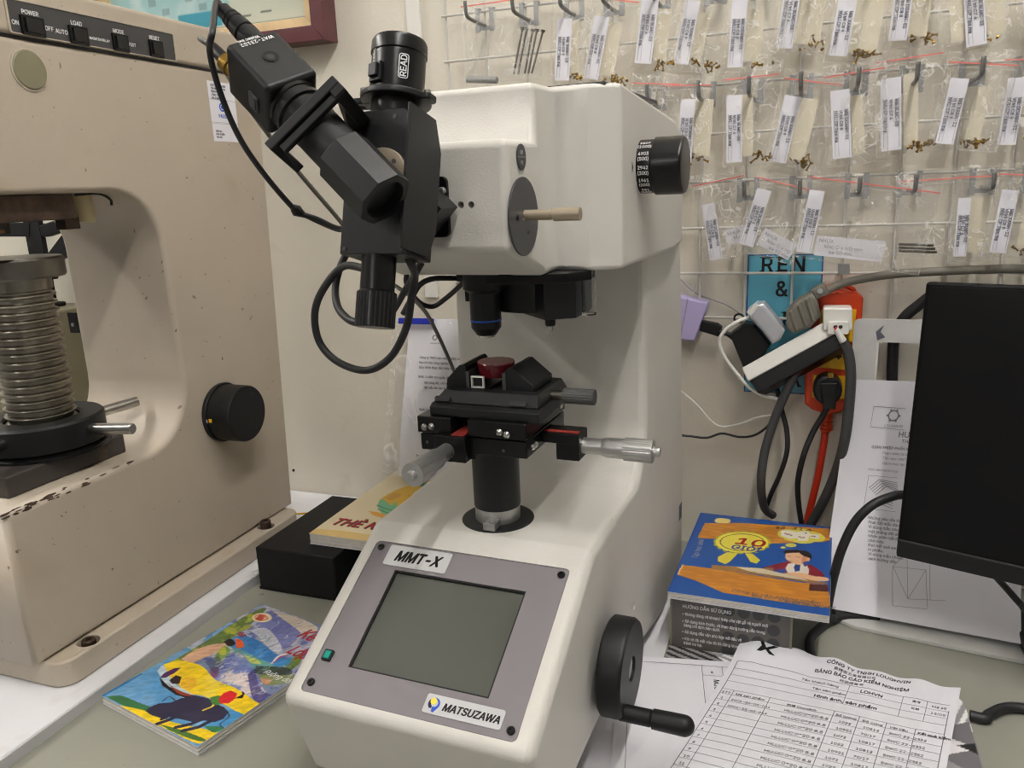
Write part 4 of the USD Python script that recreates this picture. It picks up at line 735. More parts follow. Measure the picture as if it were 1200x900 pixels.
# ---------------------------------------------------------------- picture frame, hanging sleeve, wall strip
FX0, FX1, FZ0, FZ1 = -1.02, -.6135, .677, .977
pf_ = thing('framed_certificate', 'maroon picture frame with wooden inner moulding hanging above the beige tester', 'picture frame', T((FX0+FX1)/2, 1.0, FZ0))
L_ = lambda m: mv(m, T(-(FX0+FX1)/2, -1.0, -FZ0))
XZ = np.array([[1, 0, 0, 0], [0, 0, -1, 1.009], [0, 1, 0, 0], [0, 0, 0, 1.]])   # polygon (x, z), extruded towards the room
for nm, i0, i1, y0, y1, mt_ in (('outer_moulding', 0, .0195, .975, 1.0085, 'maroon'), ('inner_moulding', .0195, .0325, .983, 1.0085, 'wood_mat')):
    for k, (a, b) in enumerate((((FX0, FZ0), (FX1, FZ0)), ((FX1, FZ0), (FX1, FZ1)), ((FX1, FZ1), (FX0, FZ1)), ((FX0, FZ1), (FX0, FZ0)))):
        ins = lambda p, i: (p[0]+(i if p[0] == FX0 else -i), p[1]+(i if p[1] == FZ0 else -i))
        pts = [ins(a, i0), ins(b, i0), ins(b, i1), ins(a, i1)]
        part(pf_, nm, L_(bev(pts, y1-y0, .0012, 2, XZ@T(0, 0, 1.009-y1))), mt_)
pt = Paint((FX1-FX0-.065)*1000, (FZ1-FZ0-.065)*1000, 150, (226, 222, 205)); w_, h_ = pt.w, pt.h
pt.put((pt.u < w_*.62)*(pt.v > 6), (176, 212, 212)); pt.put(((pt.noise(7, 21)-.5)*6).clip(0, 1)*(pt.u < w_*.6), (225, 235, 232), .8)
u_, v_ = ((at(262, 24, 1, 1.0)[0]-FX0-.0325)*1000, 5)
pt.put((pt.u < u_)*(pt.u > u_-75)*(pt.v < 26)*(pt.v > v_), (60, 165, 190)); pt.put((pt.u > u_)*(pt.u < u_+1), (200, 205, 195))
for k in range(7): pt.put((np.abs(pt.u-(u_-30-k*22)) < 7)*(np.abs(pt.v-(34+(k % 3)*14)) < 5), (130, 150, 155), .6)
pt.stroke([(u_+12, 12), (u_+90, 17)], 1.2, (90, 95, 90), smooth=False); pt.put(pt.v < 3, (70, 120, 130)); pt.put(pt.u > w_-2, (70, 120, 130))
cert = pt.mesh(lambda u, v: np.stack([FX0+.0325+u*(FX1-FX0-.065)-(FX0+FX1)/2, np.full_like(u, -.004), .0325+v*(FZ1-FZ0-.065)], -1), pf_, 'certificate', 'print_matt')
part(pf_, 'glass', L_(bx(FX0+.03, FX1-.03, .988, .990, FZ0+.03, FZ1-.03)), 'glass_pane')
part(pf_, 'backing', L_(bx(FX0+.02, FX1-.02, .9995, 1.0085, FZ0+.02, FZ1-.02)), 'wood_mat')
q0, q1 = at(481, 95, 1, 1.004), at(497, 95, 1, 1.004)
solo('wall_strip', bx(q0[0], q1[0], 1.0035, 1.0098, .33, 1.3, .001), 'white_plastic', 'white plastic trunking strip running up the wall left of the wire grid', 'trunking')
# hanging document sleeve
A0, A1, A2_ = at(471, 373, 1, .998), at(453, 562, 1, .930), 0
ud = A0-A1; ud[0] = 0; ud /= np.linalg.norm(ud); rd = np.array([1., 0, 0])
SV = fr(A0-ud*.285, rd, ud)
sv = thing('document_sleeve', 'clear punched sleeve with a printed sheet hanging on the wall behind the white tester', 'document sleeve', SV)
part(sv, 'printed_sheet', sheet(lambda u, v: np.stack([.012+u*.21, v*.225+.06, .0015+.002*np.sin(v*5+u*2)], -1), 12, 20, .0003), 'paper', smooth=True)
part(sv, 'film', sheet(lambda u, v: np.stack([-.012+u*.238, v*.225+.06, .0035+.0025*np.sin(v*5+u*2)+.0006*np.sin(u*14+v*9)], -1), 24, 30), 'sleeve_film', smooth=True)
part(sv, 'binder_strip', sheet(lambda u, v: np.stack([-.012+u*.010, v*.225+.06, .005+.0012*np.sin(v*90)], -1), 4, 120, .0004), 'bag_film', smooth=True)
rws = []
for k, (x, z, s, h) in enumerate([(.05, .238, 'Công ty TNHH sản xuất thương mại', .003), (.05, .231, 'Địa chỉ: khu công nghiệp', .003), (.05, .224, 'Quy trình thao tác máy đo độ cứng', .0034), (.05, .211, 'Bước 1: kiểm tra nguồn điện', .003), (.06, .203, 'bật công tắc, chờ máy khởi động', .003), (.06, .196, 'đặt mẫu lên bàn kẹp', .003), (.055, .165, 'Bước 2: chọn tải trọng', .003), (.055, .157, 'xoay núm chọn 500', .003), (.055, .149, 'lấy nét bằng tay quay', .003), (.055, .135, 'Bước 3: đo và đọc kết quả', .003), (.055, .100, 'Bước 4: ghi báo cáo', .003), (.055, .06, 'Lưu ý an toàn', .003)]):
    rws.append(text(s, h, T(x-.015, z-.01, .0058), True, wx=.95))
part(sv, 'printed_lines', rws, 'ink_grey', smooth=False, kind='stuff')
part(sv, 'sheet_emblem', [slab(polar(6, .0042), .0002, [polar(6, .0028)[::-1]], M=T(.057, .258, .0058)), text('LOUGHVIN', .002, T(.05, .249, .0058))], 'ink_grey', smooth=False, kind='stuff')
solo('blue_clip_bar', mv(bx(.0, .055, .276, .2845, .0065, .0115, .0015), SV), 'blue_clip', 'blue plastic clip bar along the top of the hanging sleeve', 'clip')
solo('yellow_stick', rod(at(334, 603, 2, .0135), at(364, 601, 2, .0135), .0012), 'yellow', 'thin yellow stick on the white board behind the black box', 'stick')

# ---------------------------------------------------------------- cables of the camera and the tester
def mcab(pts, r, n=10): return tube([mw(mat_at(x, y, 1, d)) for x, y, d in pts], r, n)
pe = mw(CC-TA*.069+CU*.005+CV*.009)
def cable(name, mesh, mt_, label, group=None): return solo(name, mesh, mt_, label, 'cable', group, smooth=True)
def mtub(pts, r, n=8): return tube(pts, r, n)
P_ = lambda x, y, d: mw(mat_at(x, y, 1, d))
ptail = CC-TA*.0695+CU*.005+CV*.009
cable('power_cable', tube([mw(ptail), mw(ptail-TA*.006+CV*.001), P_(249, 36, -.075), P_(246, 62, -.07), P_(258, 108, -.06), P_(280, 160, -.05), P_(308, 202, -.035), P_(340, 240, -.012), P_(352, 250, -.005), P_(372, 257, .005), P_(391, 266, .025), P_(402, 268, .045)], .0019, 10), 'cable_dark', 'thin black cable looping from the round plug of the little camera to the tester head')
cable('power_cable', tube([P_(352, 250.5, -.003), P_(370, 259.5, .006), P_(392, 269, .03), P_(402, 271, .045)], .0011, 8), 'cable_dark', 'short thinner black strand beside the camera cable at the tester head')
solo('cable_ferrite', tube([P_(343, 242.5, -.01), P_(348, 247, -.0065), P_(357, 252.5, -.002)], [.0022, .0042, .0018], 14), 'black_plastic', 'small black splice sleeve on the camera cable left of the tester head', 'cable sleeve', smooth=True)
btail = CC-TA*.0625-CU*.010-CV*.006
cable('coaxial_cable', tube([mw(btail), mw(btail-TA*.010-CV*.004), P_(262, 66, -.03), P_(264, 82, -.035), P_(282, 112, -.035), P_(315, 158, -.02), P_(355, 208, .0), P_(396, 256, .03), P_(420, 288, .05), P_(450, 325, .06), P_(478, 345, .06), P_(498, 365, .07), P_(512, 390, .09), P_(528, 425, .13), P_(540, 455, .17), P_(549, 474, .2), mw((-.112, .255, .262)), mw((-.122, .33, .20)), mw((-.128, .39, .09)), mw((-.128, .425, .02)), mw((-.130, .452, .0035))], .0016, 8), 'grey_rubber', 'thin grey coaxial cable hanging from the brass socket of the little camera')
part('/World/hardness_tester', 'cable_grommet', mv(lathe([(0, 0), (.011, 0), (.011, .003), (.007, .007), (0, .007)], None, 24), along((-.0655, .047, .452), (-1, 0, 0))), 'black_plastic')
cable('eyepiece_cable', tube([mw((-.014, -.030, .441)), mw((-.017, -.026, .430)), P_(403, 312, .0), P_(380, 337, .0), P_(369, 366, .0), P_(374, 400, .0), P_(396, 424, .0), P_(430, 434, .0), P_(458, 418, .0), P_(476, 384, .0), P_(482, 350, .0), P_(486, 324, -.004), mw((.016, -.028, .432)), mw((.014, -.032, .441))], .0027, 12), 'cable_dark', 'thick black cable hanging in a wide loop below the eyepiece box')
cable('drum_cable', tube([P_(410, 290, .012), P_(399, 312, .006), P_(393, 338, .0), P_(396, 360, -.02), P_(408, 374, -.034), P_(421, 379, -.04)], .0026, 12), 'cable_dark', 'black cable curling from the tester head into the focusing drum')
cable('head_cable', tube([P_(545, 328, .12), P_(538, 336, .13), P_(522, 350, .14), P_(508, 359, .14), P_(494, 356, .13), P_(482, 344, .11), P_(476, 330, .1), P_(478, 316, .1)], .0022, 10), 'cable_dark', 'black cable drooping under the tester head behind the eyepiece loop')
cable('head_cable', tube([P_(456, 372, .03), P_(466, 356, .03), P_(476, 338, .03), P_(486, 322, .02), P_(494, 308, .02)], .0024, 10), 'cable_dark', 'short black cable running down behind the focusing drum')
cable('turret_cable', tube([P_(545, 327, .13), P_(526, 326, .11), P_(506, 327, .09), P_(492, 334, .08), P_(482, 350, .08), P_(472, 368, .08)], .0022, 10), 'cable_dark', 'black cable running along the underside of the tester head to the turret')

# ---------------------------------------------------------------- wire grid on the wall
YG = .9985
gd = thing('wire_grid', 'white welded wire grid screwed to the wall behind the bags', 'wire grid', T(-.1, YG, .31))
L_ = lambda m: mv(m, T(.1, -YG, -.31))
GX = [-.4480+.054*k for k in range(22)]; GZ = [.31+.0545*k for k in range(10)]
for x in GX: part(gd, 'upright_wire', L_(rod((x, YG+.002, GZ[0]-.004), (x, YG+.002, GZ[-1]+.004), .0016, n=8)), 'wire_white')
for z in GZ: part(gd, 'cross_wire', L_(rod((GX[0]-.004, YG-.001, z), (GX[-1]+.004, YG-.001, z), .0016, n=8)), 'wire_white')
for x, z in ((-.444, .80), (.68, .80), (-.444, .314), (.68, .314)): part(gd, 'wall_clip', L_(bx(x-.008, x+.008, YG-.004, 1.0098, z-.004, z+.006, .001)), 'zinc')

# hooks: one built, the rest reference it
HH = .017
def hook_parts(h):
    part(h, 'prong', tube([(0, -.002, .0), (0, -.010, -.001), (0, -.040, -.001), (0, -.0570, .0), (0, -.0620, .004), (0, -.0640, .0165)], .0023, 8, 5), 'hook_grey', smooth=True)
    for x in (-.0095, .0095): part(h, 'bracket_tab', cat([bx(x-.0030, x+.0030, -.0050, -.0036, -.008, HH+.003, .0004), bx(x-.0030, x+.0030, -.005, .0035, HH+.0018, HH+.003)]), 'zinc', smooth=20)
    part(h, 'bracket_bar', bx(-.0127, .0127, -.0036, -.0024, -.006, -.001), 'zinc')
HK = [(1, (566, 33)), (1, (618, 22)), (1, (671, 16)), (1, (718, 12)), (1, (772, 8)), (1, (838, 3)), (1, (893, -3)), (1, (955, -8)), (1, (1020, -12)), (1, (1090, -18)),
      (2, (768, 115)), (2, (825, 118)), (2, (881, 113)), (2, (939, 107)), (2, (1003, 102)), (2, (1068, 95)), (2, (1140, 88)), (2, (1206, 86)), (3, (876, 229)), (3, (938, 226)), (3, (1004, 224)), (3, (1066, 221)), (3, (1152, 218)), (3, (1215, 216))]
hk0 = None; cnt = {}
onn = 'first second third fourth fifth sixth seventh eighth ninth tenth eleventh'.split()
rown = {1: 'top', 2: 'middle', 3: 'lowest'}; rowz = {1: .6915, 2: .5825, 3: .4735}
for r, q in HK:
    p = at(*q, 1, .985); cnt[r] = cnt.get(r, 0)+1
    lab = f'grey wire hook, {onn[cnt[r]-1]} from the left in the {rown[r]} row on the wire grid'
    M = T(p[0], YG-.003, rowz[r]-HH)
    if hk0 is None: hk0 = thing('wire_hook', lab, 'hook', M, 'hooks on the wire grid'); hook_parts(hk0)
    else:
        h = thing('wire_hook', lab, 'hook', M, 'hooks on the wire grid'); pr = stage.GetPrimAtPath(h)
        inner = pr.GetReferences(); inner.AddInternalReference(hk0); pr.SetInstanceable(True)

# zip bags
def fitting(i):
    k = rnd.random(); L = .004+.004*rnd.random(); m = cat([rod((0, 0, 0), (0, 0, L), .0009, n=7), lathe([(0, L), (.0017, L), (.0017, L+.001), (0, L+.001)], None, 7)] if k < .6 else [lathe([(.0009, 0), (.0021, 0), (.0021, .0016), (.0009, .0016)], None, 7)])
    a, b = rnd.uniform(0, 6.28), rnd.uniform(.9, 2.2)
    return mv(m, fr((0, 0, 0), (math.cos(a), math.sin(a), 0), (-math.sin(a)*math.cos(b), math.cos(a)*math.cos(b), math.sin(b))))
TXT = [('Mã: DOANH-01', 'Vị trí: C8 8', 'NVL: CP Tips mạ'), ('Mã: BLMC-03', 'Vị trí: C7 4', 'NVL: CP Tips mạ'), ('Mã: XANH-12', 'Vị trí: C8 9', 'NVL: CP Tips mạ')]
bagn = {}
def bag(row, TL, BL, wpx, ext, desc, Y=.968, card=None, brass=0, seal=True, lab=True, note=None, z1=None):
    i = bagn.get(row, 0); bagn[row] = i+1
    a, b = at(*TL, 1, Y), at(*BL, 1, Y); up = a-b; Lb = np.linalg.norm(up); up /= Lb
    M = fr(a, np.cross(up, (0, -1, 0))*1., up)           # x right, y up, z towards the room
    if M[0, 0] < 0: M = fr(a, -np.cross(up, (0, -1, 0)), up)
    wl = np.linalg.norm(at(TL[0]+wpx, TL[1], 1, Y)-a); l, r, t, bt_ = ext
    bg = thing('zip_bag', desc, 'zip bag', M, {1: 'zip bags on the top row of hooks', 2: 'zip bags on the middle row of hooks', 3: 'zip bags on the lowest row of hooks'}[row])
    sd = row*17+i
    x0, x1, y0, y1 = l, r, -Lb-bt_, t+.010
    def film(s):
        def fn(u, v):
            ed = np.minimum(np.minimum(u, 1-u)*4, np.minimum(v*5, (1-v)*3)).clip(0, 1)**.6
            n = meshkit.fbm(np.stack([u*5+sd, v*7, np.zeros_like(u)+s], -1), 4, 9)-.5; n2 = np.abs(meshkit.noise(np.stack([u*4+v*3+sd, v*3-u*2, np.zeros_like(u)+s*2], -1), 4)-.5)
            return np.stack([x0+u*(x1-x0)+.0012*np.sin(v*9+sd), y0+v*(y1-y0)+.0010*np.sin(u*8+sd), .0012+s*(.0020*ed)+s*ed*.0024*n+.0016*s*n2*ed+(.0022 if s > 0 else 0)*ed], -1)
        return sheet(fn, 22, 26)
    part(bg, 'front_film', film(1), 'bag_film', smooth=True)
    for sx_, sy_, tx_, ty_ in ((x0, y0, x0, y1), (x1, y0, x1, y1), (x0, y0, x1, y0)): part(bg, 'side_seam', bx(min(sx_, tx_)-.0005, max(sx_, tx_)+.0005, min(sy_, ty_)-.0005, max(sy_, ty_)+.0005, .0002, .0013), 'bag_film')
    if seal:
        for k in (0, 1): part(bg, 'seal_line', bx(x0+.0006, x1-.0006, y1-.0117-.0042*k, y1-.0104-.0042*k, .0044, .0052), 'seal_red' if k == 0 else 'bag_film')
    if card:
        c0, c1, cy0, cy1 = card; cy0 = max(cy0, y0+.010); part(bg, 'card', mv(bx(c0, c1, cy0, cy1, .0012, .0016), fr((0, 0, 0), (1, 0, 0), (0, 1, 0))), 'paper_warm')
    if lab:
        lb = part(bg, 'label_sticker', sheet(lambda u, v: np.stack([u*wl, -Lb+v*Lb, .0062+.0006*np.sin(v*6+sd)], -1), 4, 12, .0003), 'paper', smooth=True, label='white printed label')
        tl = []
        for k, s in enumerate(TXT[(i+row) % 3]):
            tl.append(text(s, .0030, fr((wl*(.70-.27*k), -Lb*(.29), .0070), (0, -1, 0), (1, 0, 0)), True, wx=Lb*.66/(.0030*len(s)*.66) if len(s)*.0030*.66 > Lb*.66 else 1))
        part(lb, 'label_print', tl, 'ink_grey', smooth=False, kind='stuff')
        part(lb, 'label_rule', [bx(wl*.12, wl*.14, -Lb*.96, -Lb*.28, .0068, .0070), bx(wl*.88, wl*.90, -Lb*.96, -Lb*.28, .0068, .0070), bx(wl*.32, wl*.335, -Lb*.96, -Lb*.28, .0068, .0070)], 'ink_faint', smooth=False, kind='stuff')
    if note:
        nx0, nx1, ny0, ny1, ang = note
        N = fr((nx0, ny1, .0036), (math.cos(ang), math.sin(ang), 0), (-math.sin(ang), math.cos(ang), 0)); nt = part(bg, 'paper_note', mv(bx(0, nx1-nx0, ny0-ny1, 0, 0, .0004), N), 'paper', label='white handwritten note')
        part(nt, 'handwriting', [text(s, .0036, N@T(.003+.006*k, -.007-.006*k, .0004), False, wx=1.05) for k, s in enumerate(('NHỰA', 'Mác C + HD mm', 'ke 50 mm'))], 'ink_faint', smooth=False, kind='stuff')
    if brass:
        bm = []
        for k in range(int(brass*1.7)): bm.append(mv(fitting(k), T((x0+x1)/2+.006+rnd.gauss(.004, .006)+(brass > 9)*.0, y0+.006+abs(rnd.gauss(0, .0028)), .0018+rnd.uniform(-.001, .001))))
        p = numbered('/World', 'brass_fittings'); m = usdkit.mesh(stage, p, mv(cat(bm), M), LK['brass'], smooth=30)
        tag(m.GetPrim(), f'little heap of brass screws in the {onn[i]} bag of the {rown[row]} row', 'fittings', 'brass fittings in the zip bags', 'stuff')
    return bg, M
R1 = lambda k, s: f'{s}, {k} bag of the top row'
bag(1, (541, 8), (546, 96), 100, (0, .100, .0, .004), 'wide clear zip bag holding long steel screws, leftmost in the top row', .966, lab=False)
bag(1, (655, 23), (652, 95), 17, (-.008, .040, .022, .004), R1('second', 'clear zip bag with white label and brass heap'), .962, (.014, .026, -.07, -.004), 6)
bag(1, (698, 19), (685, 92), 18, (-.004, .050, .020, .004), R1('third', 'clear zip bag with slanting label and brass heap'), .970, (.014, .034, -.07, -.004), 11)
bag(1, (754, -6), (745, 75), 20, (-.004, .050, .022, .005), R1('fourth', 'clear zip bag with white label and cream card'), .962, (.018, .034, -.078, -.014), 7)
bag(1, (804, 1), (790, 75), 18, (-.004, .056, .022, .006), R1('fifth', 'clear zip bag with slanting label and brass pieces'), .970, (.014, .030, -.072, -.01), 8)
bag(1, (859, 0), (853, 80), 18, (-.004, .058, .022, .004), R1('sixth', 'clear zip bag with white label beside a cream card'), .962, (.016, .034, -.078, -.01), 3)
bag(1, (921, -20), (909, 57), 20, (-.004, .058, .022, .005), R1('seventh', 'clear zip bag with label, card and upright brass screw'), .970, (.018, .044, -.076, -.01), 5)
bag(1, (984, -8), (971, 66), 22, (-.004, .058, .024, .006), R1('eighth', 'clear zip bag with broad cream card and brass row'), .962, (.018, .046, -.07, .01), 12)
bag(1, (1050, -25), (1040, 49), 22, (-.004, .058, .024, .006), R1('ninth', 'clear zip bag with label and small brass heap'), .970, (.018, .036, -.07, .01), 6)
bag(1, (1127, -22), (1131, 57), 24, (-.022, .040, .022, .002), R1('tenth', 'clear zip bag with label before wide cream cards'), .962, (-.012, .036, -.066, .0), 3)
bag(1, (1194, -30), (1200, 40), 22, (-.004, .055, .022, .004), R1('last', 'clear zip bag at the picture edge'), .970, (.016, .034, -.07, 0), 4)
R2 = lambda k, s: f'{s}, {k} bag of the middle row'
bag(2, (744, 112), (737, 188), 17, (-.004, .052, .014, .004), R2('first', 'clear zip bag mostly hidden behind the tester head'), .958, None, 4)
bag(2, (799, 117), (794, 190), 17, (-.022, .034, .016, .003), R2('second', 'clear zip bag partly behind the black load dial'), .966, (.014, .036, -.074, .0), 6)
bag(2, (852, 113), (852, 191), 18, (-.004, .056, .018, .004), R2('third', 'clear zip bag with upright label, cream card and brass'), .958, (.016, .028, -.076, .0), 7)
bag(2, (920, 112), (902, 189), 20, (-.006, .056, .018, .004), R2('fourth', 'clear zip bag with slanting label and brass heap'), .966, (.018, .036, -.076, .0), 8)
bag(2, (973, 108), (976, 187), 22, (-.006, .054, .016, .008), R2('fifth', 'clear zip bag with upright label and narrow cream card'), .958, (.020, .032, -.078, -.008), 0)
bag(2, (1031, 94), (1032, 178), 24, (-.004, .060, .018, .006), R2('sixth', 'clear zip bag with upright label and large brass heap'), .966, (.022, .036, -.070, .002), 12)
bag(2, (1113, 92), (1095, 168), 22, (-.006, .058, .016, .004), R2('seventh', 'clear zip bag with slanting label and cream strip'), .958, (.026, .040, -.074, -.006), 9)
bag(2, (1180, 92), (1167, 170), 22, (-.006, .056, .018, .006), R2('last', 'clear zip bag with label at the picture edge'), .966, (.022, .036, -.07, .0), 4)
R3 = lambda k, s: f'{s}, {k} bag of the lowest row'
bag(3, (823, 240), (833, 305), 15, (-.008, .052, .024, .000), R3('first', 'clear zip bag with low label leaning left'), .970, None, 0, note=(.020, .046, -.052, -.034, .1))
bag(3, (888, 220), (867, 285), 17, (-.004, .062, .012, .008), R3('second', 'greenish clear zip bag with steeply slanting label and note'), .961, None, 0, note=(.022, .062, -.060, -.040, -.22))
bag(3, (949, 222), (933, 294), 18, (-.004, .128, .014, .006), R3('third', 'wide clear zip bag with label and handwritten white note'), .952, None, 0, note=(.018, .088, -.069, -.047, .05))
b4, M4 = bag(3, (1052, 214), (1048, 297), 18, (0, .060, .002, .003), R3('fourth', 'crinkled clear zip bag with dark threaded rods'), .970, None, 0, lab=False)
bag(3, (1122, 232), (1116, 300), 15, (-.004, .036, .022, .006), R3('fifth', 'clear zip bag with a tall cream card'), .961, (.008, .028, -.072, .0), 0)
bag(3, (1173, 222), (1158, 295), 20, (-.006, .056, .016, .004), R3('last', 'clear zip bag with slanting label below the last hook'), .952, (.024, .044, -.07, -.018), 4)
for k, (a, b) in enumerate((((612, 34), (602, 87)), ((617, 34), (607, 87)), ((624, 36), (615, 86)), ((629, 36), (619, 86)), ((636, 37), (623, 86)))):
    p0, p1 = at(*a, 1, .9668-.0003*k), at(*b, 1, .9668-.0003*k); d = (p1-p0)/np.linalg.norm(p1-p0)
    s = thing('long_screw', f'long dark steel screw in the leftmost top bag, {onn[k]} from the left', 'screw', None, 'long screws in the leftmost bag')
    part(s, 'shank', rod(p0, p1, .0012, n=10), 'dark_steel'); part(s, 'head', rod(p0-d*.002, p0+d*.001, .0026, n=12), 'dark_steel')
solo('wall_plug', rod(at(547, 93, 1, .9672), at(583, 94, 1, .9672), .0042, .001, 14), 'zinc', 'pale grey wall plug lying at the bottom of the leftmost top bag', 'wall plug')
for k, y in enumerate((286, 290, 294)):
    p0, p1 = at(1053, y, 1, .9665), at(1094+k*2, y+1.5, 1, .9665); d = p1-p0; n = 26; pr = [(0, 0)]
    for j in range(n): pr += [(.0012, np.linalg.norm(d)*j/n), (.0017, np.linalg.norm(d)*(j+.5)/n)]
    solo('threaded_rod', lathe(pr+[(.0012, np.linalg.norm(d)), (0, np.linalg.norm(d))], along(p0, d), 10), 'dark_steel', f'dark threaded rod lying in the crinkled bag, {("topmost", "middle one", "lowest")[k]} of three', 'threaded rod', 'threaded rods in the crinkled bag')

# ---------------------------------------------------------------- sign, power strip, plugs, plate on the wall
def flat(px, Y, th, b=.001, segs=2):        # outline seen at px, its front face at depth Y, th thick towards the wall
    pts = [(at(*q, 1, Y)[0], at(*q, 1, Y)[2]) for q in px]
    if not sg.Polygon(pts).exterior.is_ccw: pts = pts[::-1]
    return bev(pts, th, b, segs, np.array([[1, 0, 0, 0], [0, 0, -1, Y+th], [0, 1, 0, 0], [0, 0, 0, 1.]]))
def pxr(x0, y0, x1, y1, r=3, n=4): return rrect(x0, x1, y0, y1, r, n)
YS = 1.0065
sx0, sx1, sz1, sz0 = -.0680, .0175, .386, .2145
sg_ = thing('wall_sign', 'light blue sign reading REN & on the wall behind the plugs', 'sign', T((sx0+sx1)/2, YS, sz0))
L_ = lambda m: mv(m, T(-(sx0+sx1)/2, -YS, -sz0))
part(sg_, 'board', L_(bx(sx0, sx1, YS, 1.0095, sz0, sz1, .0004)), 'cyan_sign')
SF = fr((0, YS-.0001, 0), (1, 0, 0), (0, 0, 1)); mid = (sx0+sx1)/2
part(sg_, 'border', L_(slab(sg.Polygon([(sx0, sz0), (sx1, sz0), (sx1, sz1), (sx0, sz1)]).difference(sg.Polygon([(sx0+.0012, sz0+.0012), (sx1-.0012, sz0+.0012), (sx1-.0012, sz1-.0012), (sx0+.0012, sz1-.0012)])), .0003, M=SF)), 'ink_blue', smooth=False)
def serif(s, h, x, z):
    stems = {'R': (.13, .13, .86), 'E': (.14,), 'N': (.13, .86), 'T': (.5,), 'A': (.06, .94)}; out = []; xs = 0; ms = []
    for c in s:
        m = text(c, h, None, True, anchor='l', wx=.95); w = m.vertices[:, 0].max(); v = m.vertices[:, 1]; hh = h
        for k in stems.get(c, ()):
            for y in ((0, hh) if c in 'REN' else (0,)): m = cat([m, slab([(k*w-.0024, y-(.0012 if y else 0)), (k*w+.0024, y-(.0012 if y else 0)), (k*w+.0024, y+(0 if y else .0012)), (k*w-.0024, y+(0 if y else .0012))], .0002)])
        ms.append(mv(m, T(xs, 0, 0))); xs += w+.0035
    return mv(cat(ms), T(x-xs/2, z, 0))
def serif_(s, h, x, z):                      # bold letters with little slab serifs
    m = text(s, h, T(x, z, 0), True, anchor='c', wx=.95); v0 = m.vertices; out = [m]
    return cat(out)
part(sg_, 'lettering', [L_(mv(serif('REN', .0175, mid-.001, .3655), SF)), L_(mv(serif('&', .0175, mid-.001, .3360), SF)), L_(mv(serif('TARÔ', .0175, mid-.001, .2990), SF)), L_(mv(serif('A', .0165, mid+.018, .2240), SF))], 'ink', smooth=False, kind='stuff')
# power strip
YP = .975
ps = thing('power_strip', 'orange extension socket strip with yellow outlets hanging on the wall', 'power strip', T(.033, .99, .19))
L_ = lambda m: mv(m, T(-.033, -.99, -.19))
part(ps, 'body', L_(flat([(957, 348), (963, 343), (982, 341), (1004, 343), (1012, 350), (1010, 380), (1000, 420), (994, 474), (986, 484), (970, 487), (952, 481), (943, 474), (943, 440), (948, 400), (953, 370)], YP, .028, .004, 3)), 'orange')
part(ps, 'hanging_loop', L_(tube([at(x, y, 1, YP+.012) for x, y in ((962, 344), (968, 337), (984, 334), (998, 338), (1002, 345))], .0028, 8)), 'orange', smooth=True)
for k, c in enumerate((((962, 363), (1004, 363), (999, 401), (959, 398)), ((957, 402), (994, 405), (991, 434), (953, 430)), ((953, 439), (992, 441), (990, 468), (951, 466)))):
    o = part(ps, 'outlet_face', L_(flat(c, YP-.0025, .004, .001)), 'yellow', label='yellow outlet face')
    cxm, cym = np.mean(c, 0)
    for dx in (-9, 9): part(o, 'socket_hole', L_(cat([flat([(cxm+dx-3.4, cym-1.4), (cxm+dx+3.4, cym-1.4), (cxm+dx+3.4, cym+1.4), (cxm+dx-3.4, cym+1.4)], YP-.0029, .0004, .00005, 1), flat([(cxm+dx-1, cym-3.6), (cxm+dx+1, cym-3.6), (cxm+dx+1, cym+3.6), (cxm+dx-1, cym+3.6)], YP-.0029, .0004, .00005, 1)])), 'ink')
part(ps, 'cord_relief', L_(tube([at(x, y, 1, YP+.014) for x, y in ((969, 482), (968, 494), (967, 506))], [.0075, .0065, .0055], 12)), 'orange', smooth=True)
for k in range(4): part(ps, 'relief_ring', L_(lathe([(.0058, 0), (.0074, .0004), (.0074, .0022), (.0058, .0026)], along(at(968.4, 488+k*4.5, 1, YP+.014), (0, 0, -1)), 16)), 'orange')
def wcab(name, pts, r, mt_, label, n=10): return cable(name, tube([at(x, y, 1, Y) for x, y, Y in pts], r, n), mt_, label)
# white plug, black plug, grey plug
wp = thing('white_plug', 'white two-pin plug in the top outlet of the orange strip', 'plug', T(*at(983, 385, 1, .96)))
L_ = lambda m: mv(m, T(*-at(983, 385, 1, .96)))
part(wp, 'plug_body', L_(flat(pxr(964.5, 361, 999, 388, 3), .946, .0255, .002, 3)), 'white_plastic')
part(wp, 'plug_step', L_(flat(pxr(970, 377, 995, 392, 3), .9405, .006, .001)), 'white_plastic')
part(wp, 'wire_entry', L_(cat([rod(at(x, 383, 1, .9402), at(x, 383, 1, .9412), .0022, n=12) for x in (979, 985)])), 'ink')
part(wp, 'red_wire', L_(tube([at(x, y, 1, Y) for x, y, Y in ((980, 383.5, .939), (979, 388, .937), (982, 394, .938))], .0011, 7)), 'ink_red', smooth=True)
part(wp, 'cord_sleeve', L_(tube([at(x, y, 1, Y) for x, y, Y in ((980, 386, .938), (984, 393, .938), (988, 400, .939))], [.003, .0036, .0042], 12)), 'white_plastic', smooth=True)
bp = thing('black_plug', 'round black plug in the lowest outlet of the orange strip', 'plug', T(*at(971, 455, 1, .955)))
L_ = lambda m: mv(m, T(*-at(971, 455, 1, .955)))
part(bp, 'plug_body', L_(flat(polar(16, 17.5, 0, 970, 458), .945, .0268, .004, 3)), 'black_plastic')
part(bp, 'plug_rib', L_(flat([(961, 449), (981, 449), (979, 480), (965, 480)], .940, .008, .002, 3)), 'black_plastic')
part(bp, 'earth_clip', L_(flat([(970, 437), (977, 437), (977, 443), (970, 443)], .9435, .003, .0005)), 'brass')
gp = thing('grey_plug', 'bulky grey moulded plug left of the orange strip', 'plug', T(*at(940, 365, 1, .96)))
